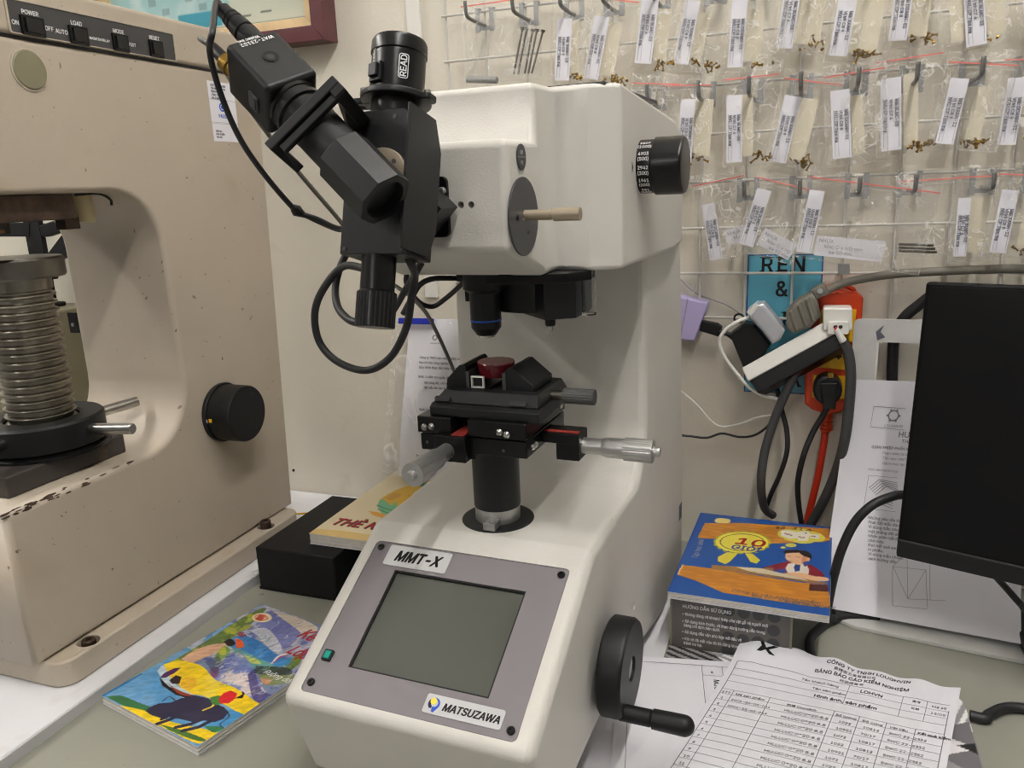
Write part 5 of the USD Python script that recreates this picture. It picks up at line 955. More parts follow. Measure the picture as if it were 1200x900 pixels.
L_ = lambda m: mv(m, T(*-at(940, 365, 1, .96)))
part(gp, 'plug_body', L_(tri(mani(flat([(921, 366), (935, 352), (952, 343), (958, 352), (962, 372), (950, 384), (930, 392), (922, 386)], .950, .030, .005, 3)))), 'grey_rubber')
for a, b in (((926, 364), (934, 387)), ((936, 357), (945, 382)), ((945, 350), (954, 377))): part(gp, 'grip_ridge', L_(rod(at(*a, 1, .9495), at(*b, 1, .9495), .0022, .001, 10)), 'grey_rubber')
part(gp, 'cord_clamp', L_(cat([flat([(950, 340), (966, 332), (972, 344), (957, 352)], .953, .018, .003), ])), 'grey_rubber')
part(gp, 'clamp_screw', L_(rod(at(961, 341, 1, .9535), at(961, 341, 1, .951), .003, n=14)), 'zinc')
wcab('mains_cable', [(964, 343, .963), (985, 333, .966), (1010, 327, .97), (1050, 321, .972), (1100, 318, .972), (1150, 316, .972), (1215, 316, .97), (1330, 330, .985), (1480, 420, .99), (1560, 640, .99), (1570, 700, .985)], .0048, 'grey_rubber', 'grey mains cable running along the wall below the bags to the grey plug', 12)
# wall adapter, lavender pad, charger
lp_ = thing('lavender_pad', 'flat lavender plastic block on the wall right of the white tester', 'wall block', T(*at(810, 375, 1, .99)))
part(lp_, 'body', mv(flat([(780, 349), (795, 347), (829, 355), (826, 368), (814, 400), (790, 398), (779, 395)], .984, .024, .003, 3), T(*-at(810, 375, 1, .99))), 'lavender')
part(lp_, 'seam', mv(rod(at(797, 397, 1, .984), at(806, 350, 1, .984), .0007, n=8), T(*-at(810, 375, 1, .99))), 'ink_faint')
ba = thing('black_adapter', 'black plug adapter hanging between the lavender block and the white charger', 'adapter', T(*at(880, 402, 1, .97)))
L_ = lambda m: mv(m, T(*-at(880, 402, 1, .97)))
part(ba, 'body', L_(flat([(855, 393), (872, 380), (884, 381), (903, 404), (893, 420), (872, 434)], .960, .03, .003, 3)), 'black_plastic')
part(ba, 'usb_end', L_(flat([(822, 376), (841, 380), (846, 384), (842, 395), (819, 388)], .972, .012, .002)), 'black_plastic')
part(ba, 'neck', L_(tube([at(x, y, 1, .975) for x, y in ((842, 389), (852, 391), (862, 397))], [.004, .003, .004], 10)), 'black_plastic', smooth=True)
part(ba, 'ring', L_(tube([at(866+5.5*math.cos(t), 373+5*math.sin(t), 1, .972) for t in np.linspace(2.6, 8.2, 12)], .0012, 8)), 'black_plastic', smooth=True)
wc = thing('white_charger', 'glossy white and silver charger plugged in beside the blue sign', 'charger', T(*at(895, 378, 1, .96)))
L_ = lambda m: mv(m, T(*-at(895, 378, 1, .96)))
part(wc, 'body', L_(flat([(876, 365), (886, 357), (895, 356), (907, 370), (920, 388), (914, 399), (905, 404), (893, 389), (878, 373)], .950, .032, .0045, 3)), 'silver_plastic')
part(wc, 'cap', L_(flat([(875, 366), (886, 357), (890, 358), (880, 371)], .949, .034, .001)), 'white_plastic')
wcab('usb_cable', [(880, 371, .958), (866, 376, .952), (851, 386, .95), (843, 400, .95), (849, 418, .95), (862, 436, .95), (876, 452, .952), (893, 463, .955), (912, 468, .96)], .0022, 'white_plastic', 'white charger cable curling below the black adapter')
# white and black battery adapter
a0, a1 = at(879, 447, 1, .945), at(981, 391, 1, .945); ax = a1-a0; La = np.linalg.norm(ax); ax /= La; n_ = np.array([0, -math.cos(.5), math.sin(.5)]); 
AM = fr(a0, ax, np.cross(n_-ax*(n_@ax), ax)); 
if AM[2, 1] < 0: AM = fr(a0, ax, -AM[:3, 1])
AM = fr(a0, ax, np.array([0, .35, 1.]))
ad = thing('power_brick', 'white and black power brick tilted in front of the blue sign', 'power brick', AM)
part(ad, 'white_shell', rhull([(x, y, z) for x in (-.002, La) for y, z in ((.0005, .0015), (.0200, -.002), (.0200, -.03), (.0005, -.032))], .002, 1), 'white_plastic', label='white upper shell')
part(ad, 'black_shell', rhull([(x, y, z) for x in (.001, La) for y, z in ((0, .002), (-.017, -.001), (-.017, -.032), (0, -.032))], .002, 1), 'black_plastic', label='black lower shell')
part(ad, 'split_line', bx(-.001, La-.001, -.0006, .0008, -.03, .0012), 'ink')
wcab('red_wire', [(938, 424, .945), (937, 432, .944), (932, 439, .946), (928, 444, .95)], .0013, 'ink_red', 'short red wire coming out of the power brick')
wcab('thick_cable', [(936, 432, .952), (930, 442, .95), (918, 466, .95), (906, 496, .95), (896, 530, .945), (892, 560, .94), (893, 583, .955), (897, 597, .975), (906, 604, .985)], .0052, 'cable_grey', 'thick dark grey cable hanging from the power brick, left of the two thick ones', 12)
wcab('thick_cable', [(987, 399, .942), (994, 414, .942), (997, 440, .942), (995, 475, .942), (990, 515, .942), (980, 552, .958), (966, 585, .972), (950, 614, .985), (940, 632, .985)], .0058, 'cable_grey', 'thick dark grey cable hanging from the white plug in front of the orange strip', 12)
wcab('thin_cable', [(905, 440, .975), (911, 458, .975), (916, 480, .97), (922, 505, .965), (922, 530, .96), (914, 556, .968), (904, 578, .978), (896, 600, .99)], .0030, 'cable_dark', 'thin black cable winding behind the left thick cable', 10)
wcab('plug_cable', [(971, 474, .952), (966, 484, .955), (952, 508, .955), (941, 536, .95), (935, 565, .968), (936, 592, .978), (939, 612, .984), (942, 630, .985)], .0034, 'cable_dark', 'black cable hanging from the round black plug', 10)
wcab('orange_cable', [(967, 503, .989), (965, 522, .985), (959, 556, .99), (951, 590, .995), (945, 614, .998), (940, 634, .998)], .0042, 'orange_cable', 'orange cable hanging from the orange socket strip', 12)
wcab('white_wire', [(780, 452, .98), (798, 459, .985), (816, 474, .99), (832, 492, .992), (845, 500, .99), (866, 497, .985), (888, 489, .975), (907, 486, .97)], .0013, 'white_plastic', 'thin white wire sagging across the wall right of the white tester', 8)
wcab('black_wire', [(786, 509, .985), (808, 511, .99), (828, 513, .99), (846, 508, .99), (866, 512, .985), (884, 510, .98), (899, 500, .975), (905, 490, .972)], .0015, 'cable_dark', 'thin black wire along the wall below the sagging white wire', 8)
wcab('grey_wire', [(772, 300, 1.003), (800, 330, 1.003), (818, 345, 1.003), (848, 356, 1.003), (875, 372, 1.003)], .0008, 'ink_faint', 'hair-thin grey wire on the wall left of the blue sign', 6)
wcab('loose_wire', [(822, 312, 1.0), (816, 330, 1.0), (812, 345, 1.0), (805, 360, .985)], .0007, 'wire_white', 'hair-thin white wire hanging over the lavender block', 6)
solo('grid_bracket', flat([(982, 309), (996, 309), (996, 322), (982, 322)], .994, .004, .001), 'zinc', 'small zinc bracket on the wire grid above the orange strip', 'bracket')
# white plate with a square cut-out
YW = .972
wpl = thing('white_plate', 'scuffed white plate with a square cut-out leaning on the wall behind the monitor', 'plate', T(.13, YW, .0))
L_ = lambda m: mv(m, T(-.13, -YW, 0))
X_ = lambda px_, py_: (at(px_, py_, 1, YW)[0], at(px_, py_, 1, YW)[2])
ox0, oz1 = X_(1001, 374)
hx0, hz1 = X_(1030, 401); hz0 = X_(1033, 462)[1]
part(wpl, 'plate', L_(slab(rrect(ox0, .34, .0046, oz1, .006), .004, [[(hx0, hz0), (hx0, hz1), (.155, hz1), (.155, hz0)][::-1]], M=np.array([[1, 0, 0, 0], [0, 0, -1, YW+.004], [0, 1, 0, 0], [0, 0, 0, 1.]]))), 'white_rough', smooth=20)
part(wpl, 'cut_edge', L_(bx(hx0-.002, hx0, YW-.0006, YW+.012, hz0, hz1)), 'white_plastic')
part(wpl, 'paint_chip', L_(slab([(hx0-.004, hz1+.012), (hx0+.004, hz1+.02), (hx0+.001, hz1+.012), (hx0+.006, hz1+.006), (hx0-.002, hz1+.002)], .0003, M=fr((0, YW-.0001, 0), (1, 0, 0), (0, 0, 1)))), 'ink_grey', smooth=False)
wcab('monitor_cable', [(1106, 335, .985), (1080, 355, .99), (1060, 372, .993), (1049, 392, .995), (1046, 420, .995), (1046, 460, .995), (1052, 500, .99)], .0062, 'cable_dark', 'thick black cable curving behind the white plate and its cut-out', 12)

# ---------------------------------------------------------------- monitor
MA = math.radians(-18.6); mr = np.array([math.cos(MA), math.sin(MA), 0]); tl_ = math.radians(6.7)
nb = np.array([-math.sin(MA), math.cos(MA), 0]); mu = np.array([0, 0, 1])*math.cos(tl_)+nb*math.sin(tl_)
o = at(1049, 652, 1, .80); MM = fr(o, mr, mu)
mo = thing('monitor', 'black flat monitor switched off at the right edge, facing left', 'monitor', MM)
MH = np.linalg.norm(at(1087, 330, 1, .8305)-o)
part(mo, 'housing', bx(0, .49, 0, MH, -.026, 0, .0035, 2), 'screen_black')
part(mo, 'screen', bx(.0045, .4855, .0195, MH-.0045, -.001, .0006, .0003), 'screen_black', label='dark switched-off screen')
part(mo, 'chin_strip', bx(.0015, .4885, .001, .0175, -.001, .0016, .0006), 'black_plastic', label='lower bezel strip')
part(mo, 'bezel_line', bx(.0015, .4885, .0176, .0186, -.001, .0012), 'dark_grey')
bz = mloc
fb = np.linalg.inv(MM)
bo = at(1189, 742, 2, .0075)
base = mv(bev(rrect(bo[0], bo[0]+.24, bo[1]-.12, bo[1]+.05, .012), .014, .003, 3, T(0, 0, .0047)), T(0, 0, 0))
part(mo, 'foot', mv(base, fb), 'black_plastic')
nk = np.array([.245, .06, -.02, 1.]); nw = (MM@nk)[:3]
part(mo, 'neck', mv(bx(nw[0]-.035, nw[0]+.035, nw[1]+.012, nw[1]+.032, .016, nw[2]+.08, .004), fb), 'black_plastic')
part(mo, 'brand_mark', [text('DELL', .0045, T(.128, .006, .0016), True, anchor='l')][:0] or [bx(.235, .255, .008, .0095, .0015, .0018)], 'dark_grey')

# ---------------------------------------------------------------- right-hand pile on the worktop
def warp(m, fn, dz=.0006):                   # lays flat print (x, y in 0..1 sheet units; z = height) on a sheet
    m = m.copy(); v = m.vertices; m.vertices = fn(v[:, 0], v[:, 1])+np.array([0, 0, 1])*(v[:, 2:3]+dz) if True else v; return m
gb = thing('grey_box', 'grey product box with white printed instructions under the blue exercise book', 'box', T(-.057, .80, 0))
L_ = lambda m: mv(m, T(.057, -.80, 0))
part(gb, 'carton', L_(bx(-.1165, .0022, .7472, .862, .0008, .0612, .0008)), 'skin_grey_box', label='grey carton')
GF = fr((-.1165, .7471, .0), (1, 0, 0), (0, 0, 1))
part(gb, 'edge_strip', L_(bx(.0006, .0030, .7464, .7485, .0008, .0612)), 'olive')
part(gb, 'edge_strip', L_(bx(-.1172, -.1155, .7464, .7485, .0008, .0612)), 'olive')
part(gb, 'dot_pattern', [L_(slab(polar(20, .0062, 0, .058+i*.0146+(j % 2)*.0, .052-j*.0150), .0002, M=GF)) for i in range(4) for j in range(4)], 'dark_grey', smooth=False, kind='stuff')
tx_ = [('HƯỚNG DẪN SỬ DỤNG', .0036, .0485, 1), ('• Không dùng vít khoan/ thép cho vật gỗ và người mới', .0032, .0400, 0), ('• Sử dụng kích thước, vít theo đúng hướng dẫn trong', .0032, .0320, 0), ('  bảng chỉ định bên dưới.', .0032, .0272, 0), ('• Sử dụng đầu vặn phù hợp với đầu vít', .0032, .0195, 0), ('• Khi vít đã siết vừa đủ thì dừng khoan', .0032, .0115, 0), ('  tránh hư hại.', .0032, .0065, 0)]
part(gb, 'instructions', [L_(text(s, h*1.0, GF@T(.0115, z, .0002), True, wx=.76 if not b else .9)) for s, h, z, b in tx_], 'white_ink', smooth=False, kind='stuff')
# blue exercise book with a boy at a desk
o = at(782, 693, 2, .0695); e1 = at(972, 722, 2, .0695)-o; W = np.linalg.norm(e1); e1 /= W; e2 = np.array([-e1[1], e1[0], 0])
b3 = at(797, 598, 2, .0695)-o; H = b3@e2; print('book', W, H, b3@e1)
# the photograph's outline is a slightly skewed quadrilateral: map its corners to the rectangle
src = np.array([(782, 693), (972, 722), (963, 607), (797, 598)], float); dst = np.array([(0, 0), (W, 0), (W, H), (0, H)])*1000
AA = []; 
for (x, y), (u, v) in zip(src, dst): AA += [[x, y, 1, 0, 0, 0, -u*x, -u*y], [0, 0, 0, x, y, 1, -v*x, -v*y]]
hm = np.append(np.linalg.solve(np.array(AA), dst.ravel()), 1).reshape(3, 3)
def uvc(x, y): q = hm@np.array([x, y, 1.]); return q[:2]/q[2]
zz = lambda x, y: uvc(780+x/6, 590+y/6)                   # pixels of the 6x enlargement
BLUE = (32, 84, 158); OR = (206, 138, 52)
pt = Paint(W*1000, H*1000, 190, BLUE); pt.put(pt.noise(8, 31), (24, 70, 140), .4); n4 = pt.noise(12, 33)
pl_ = lambda pts, col, a=1, s=False: pt.poly([zz(*q) for q in pts], col, a, s)
def wood(pts): pl_(pts, OR); pt.put(pt.mask(sg.Polygon([zz(*q) for q in pts]).buffer(0))*((pt.noise(3, 8)*.4+meshkit.fbm(np.stack([pt.u/14, pt.v/3, 0*pt.u], -1), 3, 4)-.55)*4).clip(0, 1), (172, 108, 40), .6)
wood([(148, 125), (400, 108), (1085, 112), (1092, 205), (1040, 225), (900, 235), (640, 255), (400, 240), (120, 240)])
wood([(65, 435), (250, 455), (520, 490), (900, 545), (1115, 560), (1155, 735), (1000, 720), (370, 625), (180, 545), (48, 505)])
pl_([(62, 434), (75, 433), (55, 505), (48, 505)], (225, 180, 110))
pl_([(210, 100), (225, 84), (262, 80), (305, 84), (320, 100), (300, 116), (225, 116)], (222, 200, 120), 1, True)
def ring_(cx, cy, rx, ry, col): pt.poly([zz(cx+rx*math.cos(t), cy+ry*math.sin(t)) for t in np.linspace(0, 6.28, 40)], col)
pl_([(340, 335), (420, 335), (375, 400), (345, 422), (290, 402), (285, 372)], (222, 205, 70)); pl_([(465, 338), (520, 340), (582, 385), (560, 412), (515, 400)], (222, 205, 70))
for k in range(20): t = k*6.283/20; ring_(435+182*math.cos(t), 256+76*math.sin(t), 22, 14, (170, 165, 50))
ring_(435, 256, 186, 79, (226, 212, 78)); ring_(435, 256, 160, 66, (60, 55, 40)); ring_(435, 256, 153, 62, (226, 212, 78))

for cx, cy, rx, ry in ((760, 175, 85, 38), (850, 165, 90, 40), (940, 185, 95, 40), (985, 195, 65, 30), (880, 215, 95, 30), (800, 200, 80, 30), (790, 262, 42, 15), (733, 283, 20, 8)): ring_(cx, cy, rx, ry, (216, 206, 84))
for p in ([(700, 150), (760, 145), (835, 160), (830, 205), (770, 212), (705, 190)], [(830, 150), (900, 140), (925, 160), (915, 222), (835, 225)], [(925, 165), (1000, 165), (1005, 200), (930, 200)]): pl_(p, (228, 222, 205))
for p in ((735, 172), (750, 178), (765, 176), (780, 184), (845, 192), (862, 198), (880, 196), (945, 182), (965, 184), (890, 160)): ring_(*p, 9, 5, (150, 90, 110))
# the boy, his desk
pl_([(600, 445), (700, 410), (790, 385), (840, 395), (930, 400), (1000, 425), (1060, 465), (1085, 500), (960, 500), (760, 485), (640, 470)], (130, 32, 48))
pl_([(790, 405), (850, 395), (930, 405), (955, 450), (950, 492), (800, 480), (775, 440)], (222, 214, 200)); pl_([(845, 405), (880, 410), (885, 455), (850, 465), (835, 430)], (50, 75, 140)); pl_([(900, 400), (930, 395), (940, 415), (915, 425)], (60, 80, 150)); pl_([(695, 455), (770, 445), (790, 480), (720, 478)], (45, 70, 140))
pl_([(757, 320), (850, 310), (930, 330), (955, 355), (940, 380), (905, 385), (890, 410), (850, 408), (800, 390), (765, 365)], (226, 178, 140), 1, True); pl_([(890, 350), (930, 350), (920, 385), (890, 395)], (205, 120, 90), .7, True)
pl_([(735, 318), (760, 300), (830, 296), (910, 300), (955, 322), (965, 355), (945, 372), (930, 350), (900, 345), (860, 318), (800, 322), (755, 330)], (42, 30, 28)); ring_(938, 368, 15, 14, (220, 165, 125))
pt.stroke([zz(775, 345), zz(800, 350)], .8, (50, 30, 25)); pt.stroke([zz(840, 350), zz(875, 356)], .8, (50, 30, 25)); pt.stroke([zz(790, 378), zz(820, 386)], .8, (150, 60, 50))
pl_([(600, 450), (640, 438), (690, 440), (690, 470), (640, 472)], (140, 105, 80)); pl_([(760, 478), (880, 470), (1000, 495), (1100, 505), (1108, 530), (1000, 530), (850, 500)], (222, 175, 135), 1, True)
pl_([(255, 430), (600, 445), (700, 475), (1000, 530), (1110, 545), (1110, 556), (960, 545), (560, 490), (260, 462)], (150, 110, 62)); pl_([(420, 440), (600, 446), (900, 510), (960, 532), (800, 510), (520, 470)], (206, 196, 165))
pl_([(968, 555), (1115, 560), (1128, 612), (972, 605)], (80, 42, 40))
pt.put((pt.u < 3)*(pt.v > 0), (28, 76, 150))
bk, BM, bcov = book('exercise_book', 'blue and orange exercise book with a boy at a desk, lying on the grey box', None, (o[0], o[1], .0618), e1, W, H, .0077, pt)
def ontop(s, h, x, y, bold=True, w=1.0, sl=sk): q = zz(x, y)/1000; return text(s, h, T(q[0], q[1], .0078)@sl, bold, wx=w)
part(bcov, 'badge_lettering', [ontop('GIỎI', .0105, 352, 305, True, .95)], 'ink_blue', smooth=False)
part(bcov, 'badge_number', [ontop('10', .0165, 362, 266, True, 1.2)], 'ink_red', smooth=False)
part(bcov, 'small_print', [ontop('Công ty văn phòng phẩm', .0048, 415, 615, False, 1.1), ontop('Địa chỉ: khu công nghiệp', .0045, 560, 650, False, 1.1), ontop('Điện thoại', .0045, 800, 690, False, 1.1)], 'ink_grey', smooth=False, kind='stuff')
q = zz(150, 390)/1000; part(bcov, 'spine_print', text('Tập học sinh', .0062, fr((q[0], q[1], .0078), (0, 1, 0), (-1, 0, 0)), False), 'ink_faint', smooth=False)
part(bcov, 'pen_note', [ontop('sổ', .007, 650, 135, False), ontop('11 A', .007, 780, 135, False)], 'ink', smooth=False)
# patterned flap, papers
fp_ = Paint(272, 250, 200, (150, 148, 150))
for k in range(1):
    fp_.put((np.abs(((fp_.u*.55+fp_.v*1.3) % 12)-6) < 3.0)*(fp_.v > 175)*(fp_.u < 150)*(fp_.u > 28), (235, 235, 235))
fp_.poly([(0, 250), (60, 250), (30, 215), (0, 205)], (150, 148, 148)); 
fp_.put((np.abs(((fp_.u*.55+fp_.v*1.3) % 12)-6) < 3.0)*(fp_.v > 215)*(fp_.u < 45+(250-fp_.v)), (24, 24, 26)); fp_.put((np.abs(((fp_.u-fp_.v*.4) % 9)-4.5) < 2.1)*(fp_.u > 205)*(fp_.v > 180), (236, 236, 236))
fp_.poly([(230, 178), (272, 205), (272, 130), (240, 150)], (110, 108, 112)); fp_.poly([(225, 140), (272, 168), (250, 178), (225, 175)], (225, 222, 225)); fp_.poly([(272, 160), (256, 168), (272, 176)], (40, 40, 42)); fp_.poly([(200, 60), (272, 130), (272, 20)], (150, 142, 148)); fp_.poly([(215, 185), (235, 195), (250, 180), (232, 172)], (120, 118, 120))
fl_ = thing('patterned_board', 'thin board with grey and striped geometric print under the loose papers', 'board', T(.018, .62, 0))
CUTC = lambda u, v: u
part(fl_, 'board', mv(slab([(-.1185, .4955), (.1535, .4955), (.1535, .728), (.141, .7452), (-.1185, .7452)], .0034, M=T(0, 0, .0002)), T(-.018, -.62, 0)), 'olive')
fp_.mesh(lambda u, v: np.stack([-.1180+u*(.2712-np.clip((v-.93)/.07, 0, 1)*.012)-.018, .496+v*.2488-.62, np.full_like(u, .0038)], -1), fl_, 'printed_face', 'print_matt')
solo('grey_sheet', mv(slab([(at(*q, 2, .0)[0], at(*q, 2, .0)[1]) for q in ((640, 898), (735, 765), (770, 700), (800, 640), (860, 640), (787, 760), (720, 790), (700, 898))][:3]+[(-.16, .93), (-.1205, .93), (-.1205, .70), (-.19, .60)], .0006, M=T(0, 0, .0002)), T(0, 0, 0)), 'white_board', 'pale grey sheet lying under the right side of the white tester', 'sheet')
def page(name, label, TL, TR, BL, bump, z0, lines, txt, nu=40, nv=50, extra=None):
    TL, TR, BL = (np.array(q) for q in (TL, TR, BL)); ex, ey = TR-TL, BL-TL; LX, LY = np.linalg.norm(ex), np.linalg.norm(ey)
    def fn(u, v): p = TL+np.multiply.outer(np.asarray(u, float), ex)+np.multiply.outer(np.asarray(v, float), ey); return np.stack([p[..., 0], p[..., 1], z0+bump(np.asarray(u, float), np.asarray(v, float))], -1)
    pp = thing(name, label, 'sheet of paper')
    sh = sheet(lambda u, v: fn(u, 1-v), nu, nv, .0004); p_ = part(pp, 'sheet', sh, 'paper', smooth=True)
    if lines:
        ls = []
        for (u0, v0), (u1, v1), w in lines:
            n = 14; q = np.linspace(0, 1, n+1); d = np.array([(u1-u0)*LX, (v1-v0)*LY]); d /= np.linalg.norm(d); nn = np.array([-d[1]/LX, d[0]/LY])*w/2
            P = fn(u0+(u1-u0)*q, v0+(v1-v0)*q); A = fn(u0+(u1-u0)*q-nn[0], v0+(v1-v0)*q-nn[1]); B = fn(u0+(u1-u0)*q+nn[0], v0+(v1-v0)*q+nn[1])
            up = np.array([0, 0, .0004]); V = np.vstack([A+up, B+up]); F = []
            for i in range(n): F += [(i, i+1, n+2+i), (i, n+2+i, n+1+i)]
            ls.append(trimesh.Trimesh(V, F, process=False))
        part(p_, 'ruled_lines', ls, 'ink_grey', smooth=True, kind='stuff')
    tm = []
    for s, u, v, h, b, *rot in txt:
        m = text(s, h, None, b, .0001, 'l'); V = m.vertices.copy(); r = rot[0] if rot else 0
        x, y = V[:, 0]*math.cos(r)-V[:, 1]*math.sin(r), V[:, 0]*math.sin(r)+V[:, 1]*math.cos(r)
        m.vertices = fn(u+x/LX, v-y/LY)+np.column_stack([0*x, 0*x, .0003+V[:, 2]]); tm.append(m)
    if tm: part(p_, 'printed_text', tm, 'ink', smooth=False, kind='stuff')
    if extra: extra(p_, fn)
    return pp, fn
wav = lambda a: (lambda u, v: a*(np.sin(u*5+v*3)+1)*.5)
page('loose_sheet', 'plain white sheet sticking out at the left under the printed sheets', (-.186, .672), (-.02, .700), (-.158, .505), wav(.0006), .0046, [], [])
rot90 = -math.pi/2
page('printed_sheet', 'white printed sheet turned sideways left of the inspection form', (-.1635, .7085), (.03, .742), (-.128, .515), wav(.0008), .0060, [((.06, .05), (.92, .05), .0005), ((.06, .05), (.06, .95), .0005), ((.42, .05), (.42, .95), .0005), ((.52, .05), (.52, .95), .0005), ((.62, .05), (.62, .95), .0005), ((.42, .13), (.62, .13), .0004)],
     [('6', .46, .11, .0035, False), ('7', .55, .11, .0035, False), ('MJCAT.200E', .47, .16, .0055, False, rot90), ('D39 M', .57, .16, .0055, False, rot90)])
lines = [((.03, .10), (.97, .10), .0005), ((.03, .10), (.03, 1), .0006), ((.97, .13), (.97, 1), .0006)]
for v in (.135, .17, .205, .25): lines.append(((.03, v), (.97, v), .0004))
for k in range(17): lines.append(((.03, .275+k*.034), (.97, .275+k*.034), .0004))
for u in (.03, .085, .25, .53, .635, .745, .86): lines.append(((u, .25), (u, 1), .0005))
for u in (.55, .78, .88): lines.append(((u, .10), (u, .205), .0004))
tx2 = [('CÔNG TY TNHH LOUGHVIN', .42, .03, .0040, True), ('高精密五金有限公司', .46, .05, .0036, True), ('BẢNG BÁO CÁO KIỂM NGHIỆM', .38, .072, .0040, True), ('检验报告书', .50, .092, .0036, True), ('Tên khách hàng', .34, .125, .0032, False), ('Tên sản phẩm', .40, .16, .0032, False), ('Hình ảnh, sản phẩm', .42, .198, .0042, True), ('LOHVN', .60, .128, .004, True), ('图号', .82, .12, .003, False), ('Mã số', .90, .125, .003, False), ('日期', .82, .155, .003, False), ('12/05', .90, .16, .003, False), ('STT', .036, .272, .003, False), ('Mã sản phẩm', .10, .272, .003, False), ('规格 Quy cách', .33, .272, .0034, True), ('Số lượng', .54, .272, .003, False), ('Độ cứng', .65, .272, .003, False), ('Vật liệu', .76, .272, .003, False), ('Kết quả kiểm', .87, .272, .003, True), ('2001-23-05-044', .095, .338, .0028, False), ('2001-22-05-051', .095, .304, .0028, False)]
for k in range(11):
    v = .303+k*.034; tx2 += [(str(k+1), .045, v, .003, False), ('HLLUC 0*20 8.8', .33, v, .0034, False), (('1022', '10921', '1072')[k % 3], .56, v, .003, False), (('10812', '70/17', '10817')[k % 3], .66, v, .003, False), ('SWC 22-23', .765, v, .003, False), ('32', .885, v, .003, False)]
def crumple(u, v): return (.013*np.exp(-((u-.12)/.22)**2-((v-.0)/.09)**2)+.005*np.exp(-((u-.45)/.12)**2-((v)/.06)**2)+.0025*(meshkit.fbm(np.stack([u*5, v*6, 0*u], -1), 3, 3))+.003*np.exp(-(v/.1)**2)*np.sin(u*17)**2)
def logo(p_, fn):
    a = slab(affinity.scale(sg.Polygon([(0, 0), (.2, .55), (0, 1), (.25, 1), (.5, .5), (.9, 1), (1.2, 1), (.7, .4), (1.2, 0), (.8, 0), (.5, .3), (.25, 0)]), 1, 1), .0001)
    v = a.vertices.copy(); a.vertices = fn(.10+v[:, 0]*.075, .055-v[:, 1]*.04)+np.column_stack([0*v[:, 0], 0*v[:, 0], .0004+0*v[:, 0]]); part(p_, 'emblem', a, 'ink', smooth=False)
page('inspection_form', 'crumpled white inspection form with a ruled table, on top of the papers', (-.0455, .7525), (.1514, .7390), (-.1150, .4620), crumple, .0075, lines, tx2, 60, 60, logo)
# slab under the leaning sheet, leaning sheet, monitor cables
solo('white_slab', bev([(.046, .873), (.050, .846), (.066, .836), (.20, .8165), (.40, .795), (.40, .905), (.046, .905)], .0042, .0008, 2, T(0, 0, .0002)), 'white_rough', 'flat rough white slab on the worktop below the leaning sheet', 'slab')
def lean(u, v):
    y = .8565+.0955*(1-(1-v)**2.0)-.022*u*(1-v)**1.5; z = .0108+.238*(.50*v+.50*v*v)
    return np.stack([.030+.023*v+.19*u, y+.0025*np.sin(u*4)*v, z+.006*u*(1-v)*0], -1)
ls_ = thing('leaning_sheet', 'white instruction sheet with drawings leaning against the white plate behind the monitor', 'sheet of paper')
lsp = part(ls_, 'sheet', sheet(lean, 30, 40, .0004), 'paper', smooth=True)
Hs = .29; 
def onlean(m, u0, v0):
    m = m.copy(); V = m.vertices.copy(); u, v = u0+V[:, 0]/.19, v0+V[:, 1]/Hs; P = lean(u, v); e = 1e-3; n = np.cross(lean(u+e, v)-P, lean(u, v+e)-P); n /= np.linalg.norm(n, axis=1)[:, None]; m.vertices = P+n*(V[:, 2:3]+.0003); return m
def inv(px_, py_):                            # sheet coordinates of a photo pixel
    from scipy.optimize import least_squares as lsq
    def pr(q): d = lean(np.float64(q[0]), np.float64(q[1]))-CAM; return [600+FPX*(d@_r)/(d@_f)-px_, 450-FPX*(d@_u)/(d@_f)-py_]
    return lsq(pr, [.3, .5]).x
ll = []
for (x, y), s, h, b in (((1036, 500), 'LOUGHVIN', .0026, False), ((1052, 512), 'HƯỚNG DẪN', .0058, True), ((1056, 519), 'THAO TÁC', .0036, True), ((1021, 525), 'GIẢN THIỆP PHẦN MỀM', .0028, True), ((1034, 532), 'Phần mềm đo độ cứng', .0026, False), ((1034, 538), 'Tên máy: MMT-X', .0026, False), ((1034, 544), 'Cách thao tác', .0026, False), ((1017, 551), 'Hình ảnh minh họa', .0026, False)):
    ll.append(onlean(text(s, h, None, b, .0001), *inv(x, y)))
for k, s in enumerate(('Những yêu cầu kiểm tra', 'Phải đặt mẫu đúng vị trí', 'Vì dùng mẫu chuẩn trước', 'mặt phẳng đối diện ống', 'Nhấn phím bắt đầu đo', 'chờ máy.', 'Đọc kết quả sau khi đo', 'in phiếu.', 'Vì dùng mẫu chuẩn', 'xem hướng dẫn')): ll.append(onlean(text(s, .0036, None, True, .0001, wx=.8), *inv(1017, 608+k*5.3)))
part(lsp, 'printed_text', ll, 'thin_ink', smooth=False, kind='stuff')
def pseg(pts, w=.0004): 
    q = [np.array(inv(*p))*np.array([.19, Hs]) for p in pts]; out = []
    for a, b in zip(q[:-1], q[1:]):
        m = line(a, b, w, None, .0001); m = m.subdivide().subdivide(); V = m.vertices; m.vertices = np.column_stack([V[:, 0], V[:, 1], V[:, 2]]); out.append(onlean(m, 0, 0))
    return out
dr = []
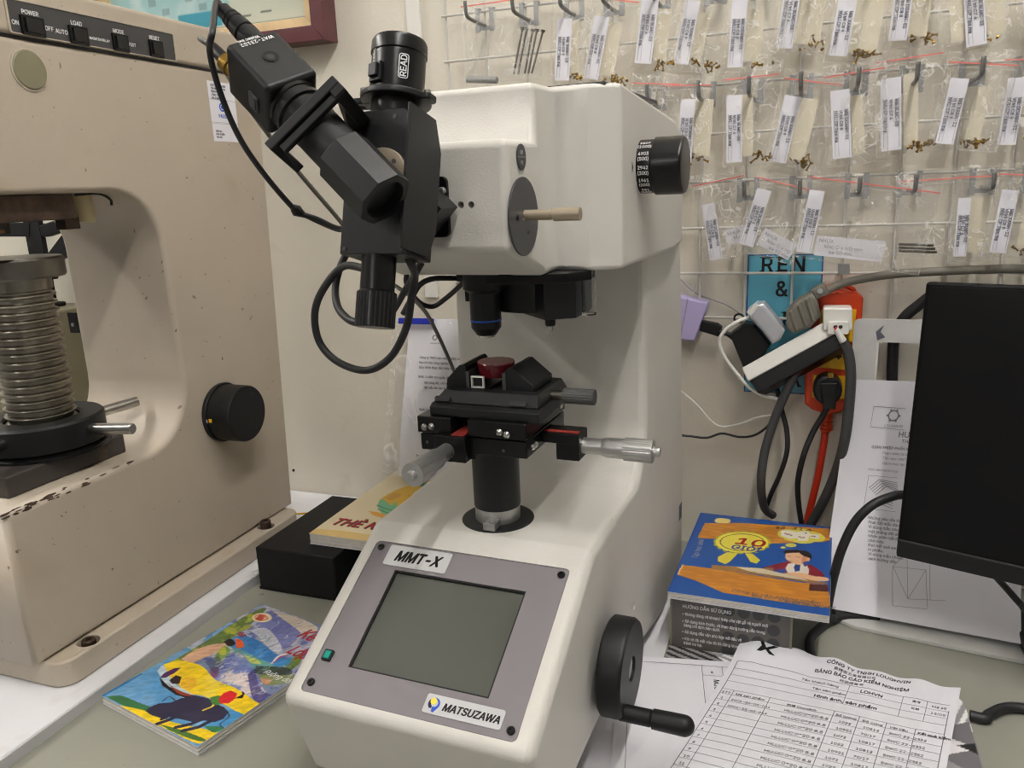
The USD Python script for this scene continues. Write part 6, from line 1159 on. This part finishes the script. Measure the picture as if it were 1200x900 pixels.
for P in ([(1046, 664), (1085, 668)], [(1046, 664), (1046, 710)], [(1046, 664), (1063, 648), (1108, 649)], [(1063, 648), (1064, 702), (1108, 704)], [(1085, 668), (1087, 712)], [(1047, 665), (1064, 702), (1085, 668)], [(1046, 710), (1087, 714)], [(1090, 652), (1090, 703)],
          [(1024, 476), (1020, 500), (1060, 504)], [(1024, 476), (1062, 479)], [(1018, 557), (1052, 560)], [(1018, 557), (1012, 595), (1050, 600)]): 
    try: dr += pseg(P)
    except Exception: pass
for k in range(5): dr += pseg([(1018+k*2, 572+k*2), (1030+k*2, 562+k*2), (1052, 566+k*2.5)], .0007)
for k in range(3): dr += pseg([(1030+k*3, 590-k*3), (1046, 596-k*3)], .0006)
c0 = inv(1047, 487); gear = slab(sg.Point(0, 0).buffer(.0058, 6).difference(sg.Point(0, 0).buffer(.0044, 12)).union(sg.MultiPoint([(.0062*math.cos(t), .0062*math.sin(t)) for t in np.arange(6)*1.047]).buffer(.0011)), .0001); dr.append(onlean(gear, *c0))
part(lsp, 'drawing', dr, 'thin_ink', smooth=False, kind='stuff')
cable('video_cable', tube([at(1085, 583, 1, .865), at(1060, 580, 1, .845), at(1045, 582, 1, .83), at(1022, 592, 1, .82), at(1002, 612, 1, .815), at(987, 642, 1, .815), at(978, 672, 1, .82), at(972, 700, 1, .83), at(969, 722, 2, .012), at(978, 727, 2, .0055)], .0047, 12), 'cable_dark', 'black video cable arching from the monitor down to the worktop beside the leaning sheet')
cable('floor_cable', tube([at(1030, 724, 2, .0050), at(1005, 722, 2, .0050), at(985, 723.5, 2, .0050), at(967, 731, 2, .0050), at(951, 746, 2, .0050), at(949, 760, 2, .0050), at(955, 776, 2, .0050), at(968, 786, 2, .0052)], .0047, 12), 'cable_dark', 'black cable looping on the worktop between the leaning sheet and the inspection form')
cable('floor_cable', tube([(.1540, .7075, .0050), (.166, .7065, .0050), at(1160, 837, 2, .0050), at(1185, 829, 2, .0050), (.226, .7300, .005), (.30, .724, .005), (.44, .715, .005), (.58, .76, .005), (.66, .90, .005), (.70, .99, .005)], .0047, 12), 'cable_dark', 'black cable on the worktop running to the picture edge from the patterned board')
cable('power_cable', tube([at(1155, 655, 1, .83), at(1166, 674, 1, .82), at(1180, 690, 1, .80), at(1196, 708, 1, .785), at(1210, 722, 1, .775), (.262, .765, .035), (.285, .775, .0225), (.32, .80, .0222)], .0032, 10), 'cable_dark', 'black power cable hanging from the bottom of the monitor')
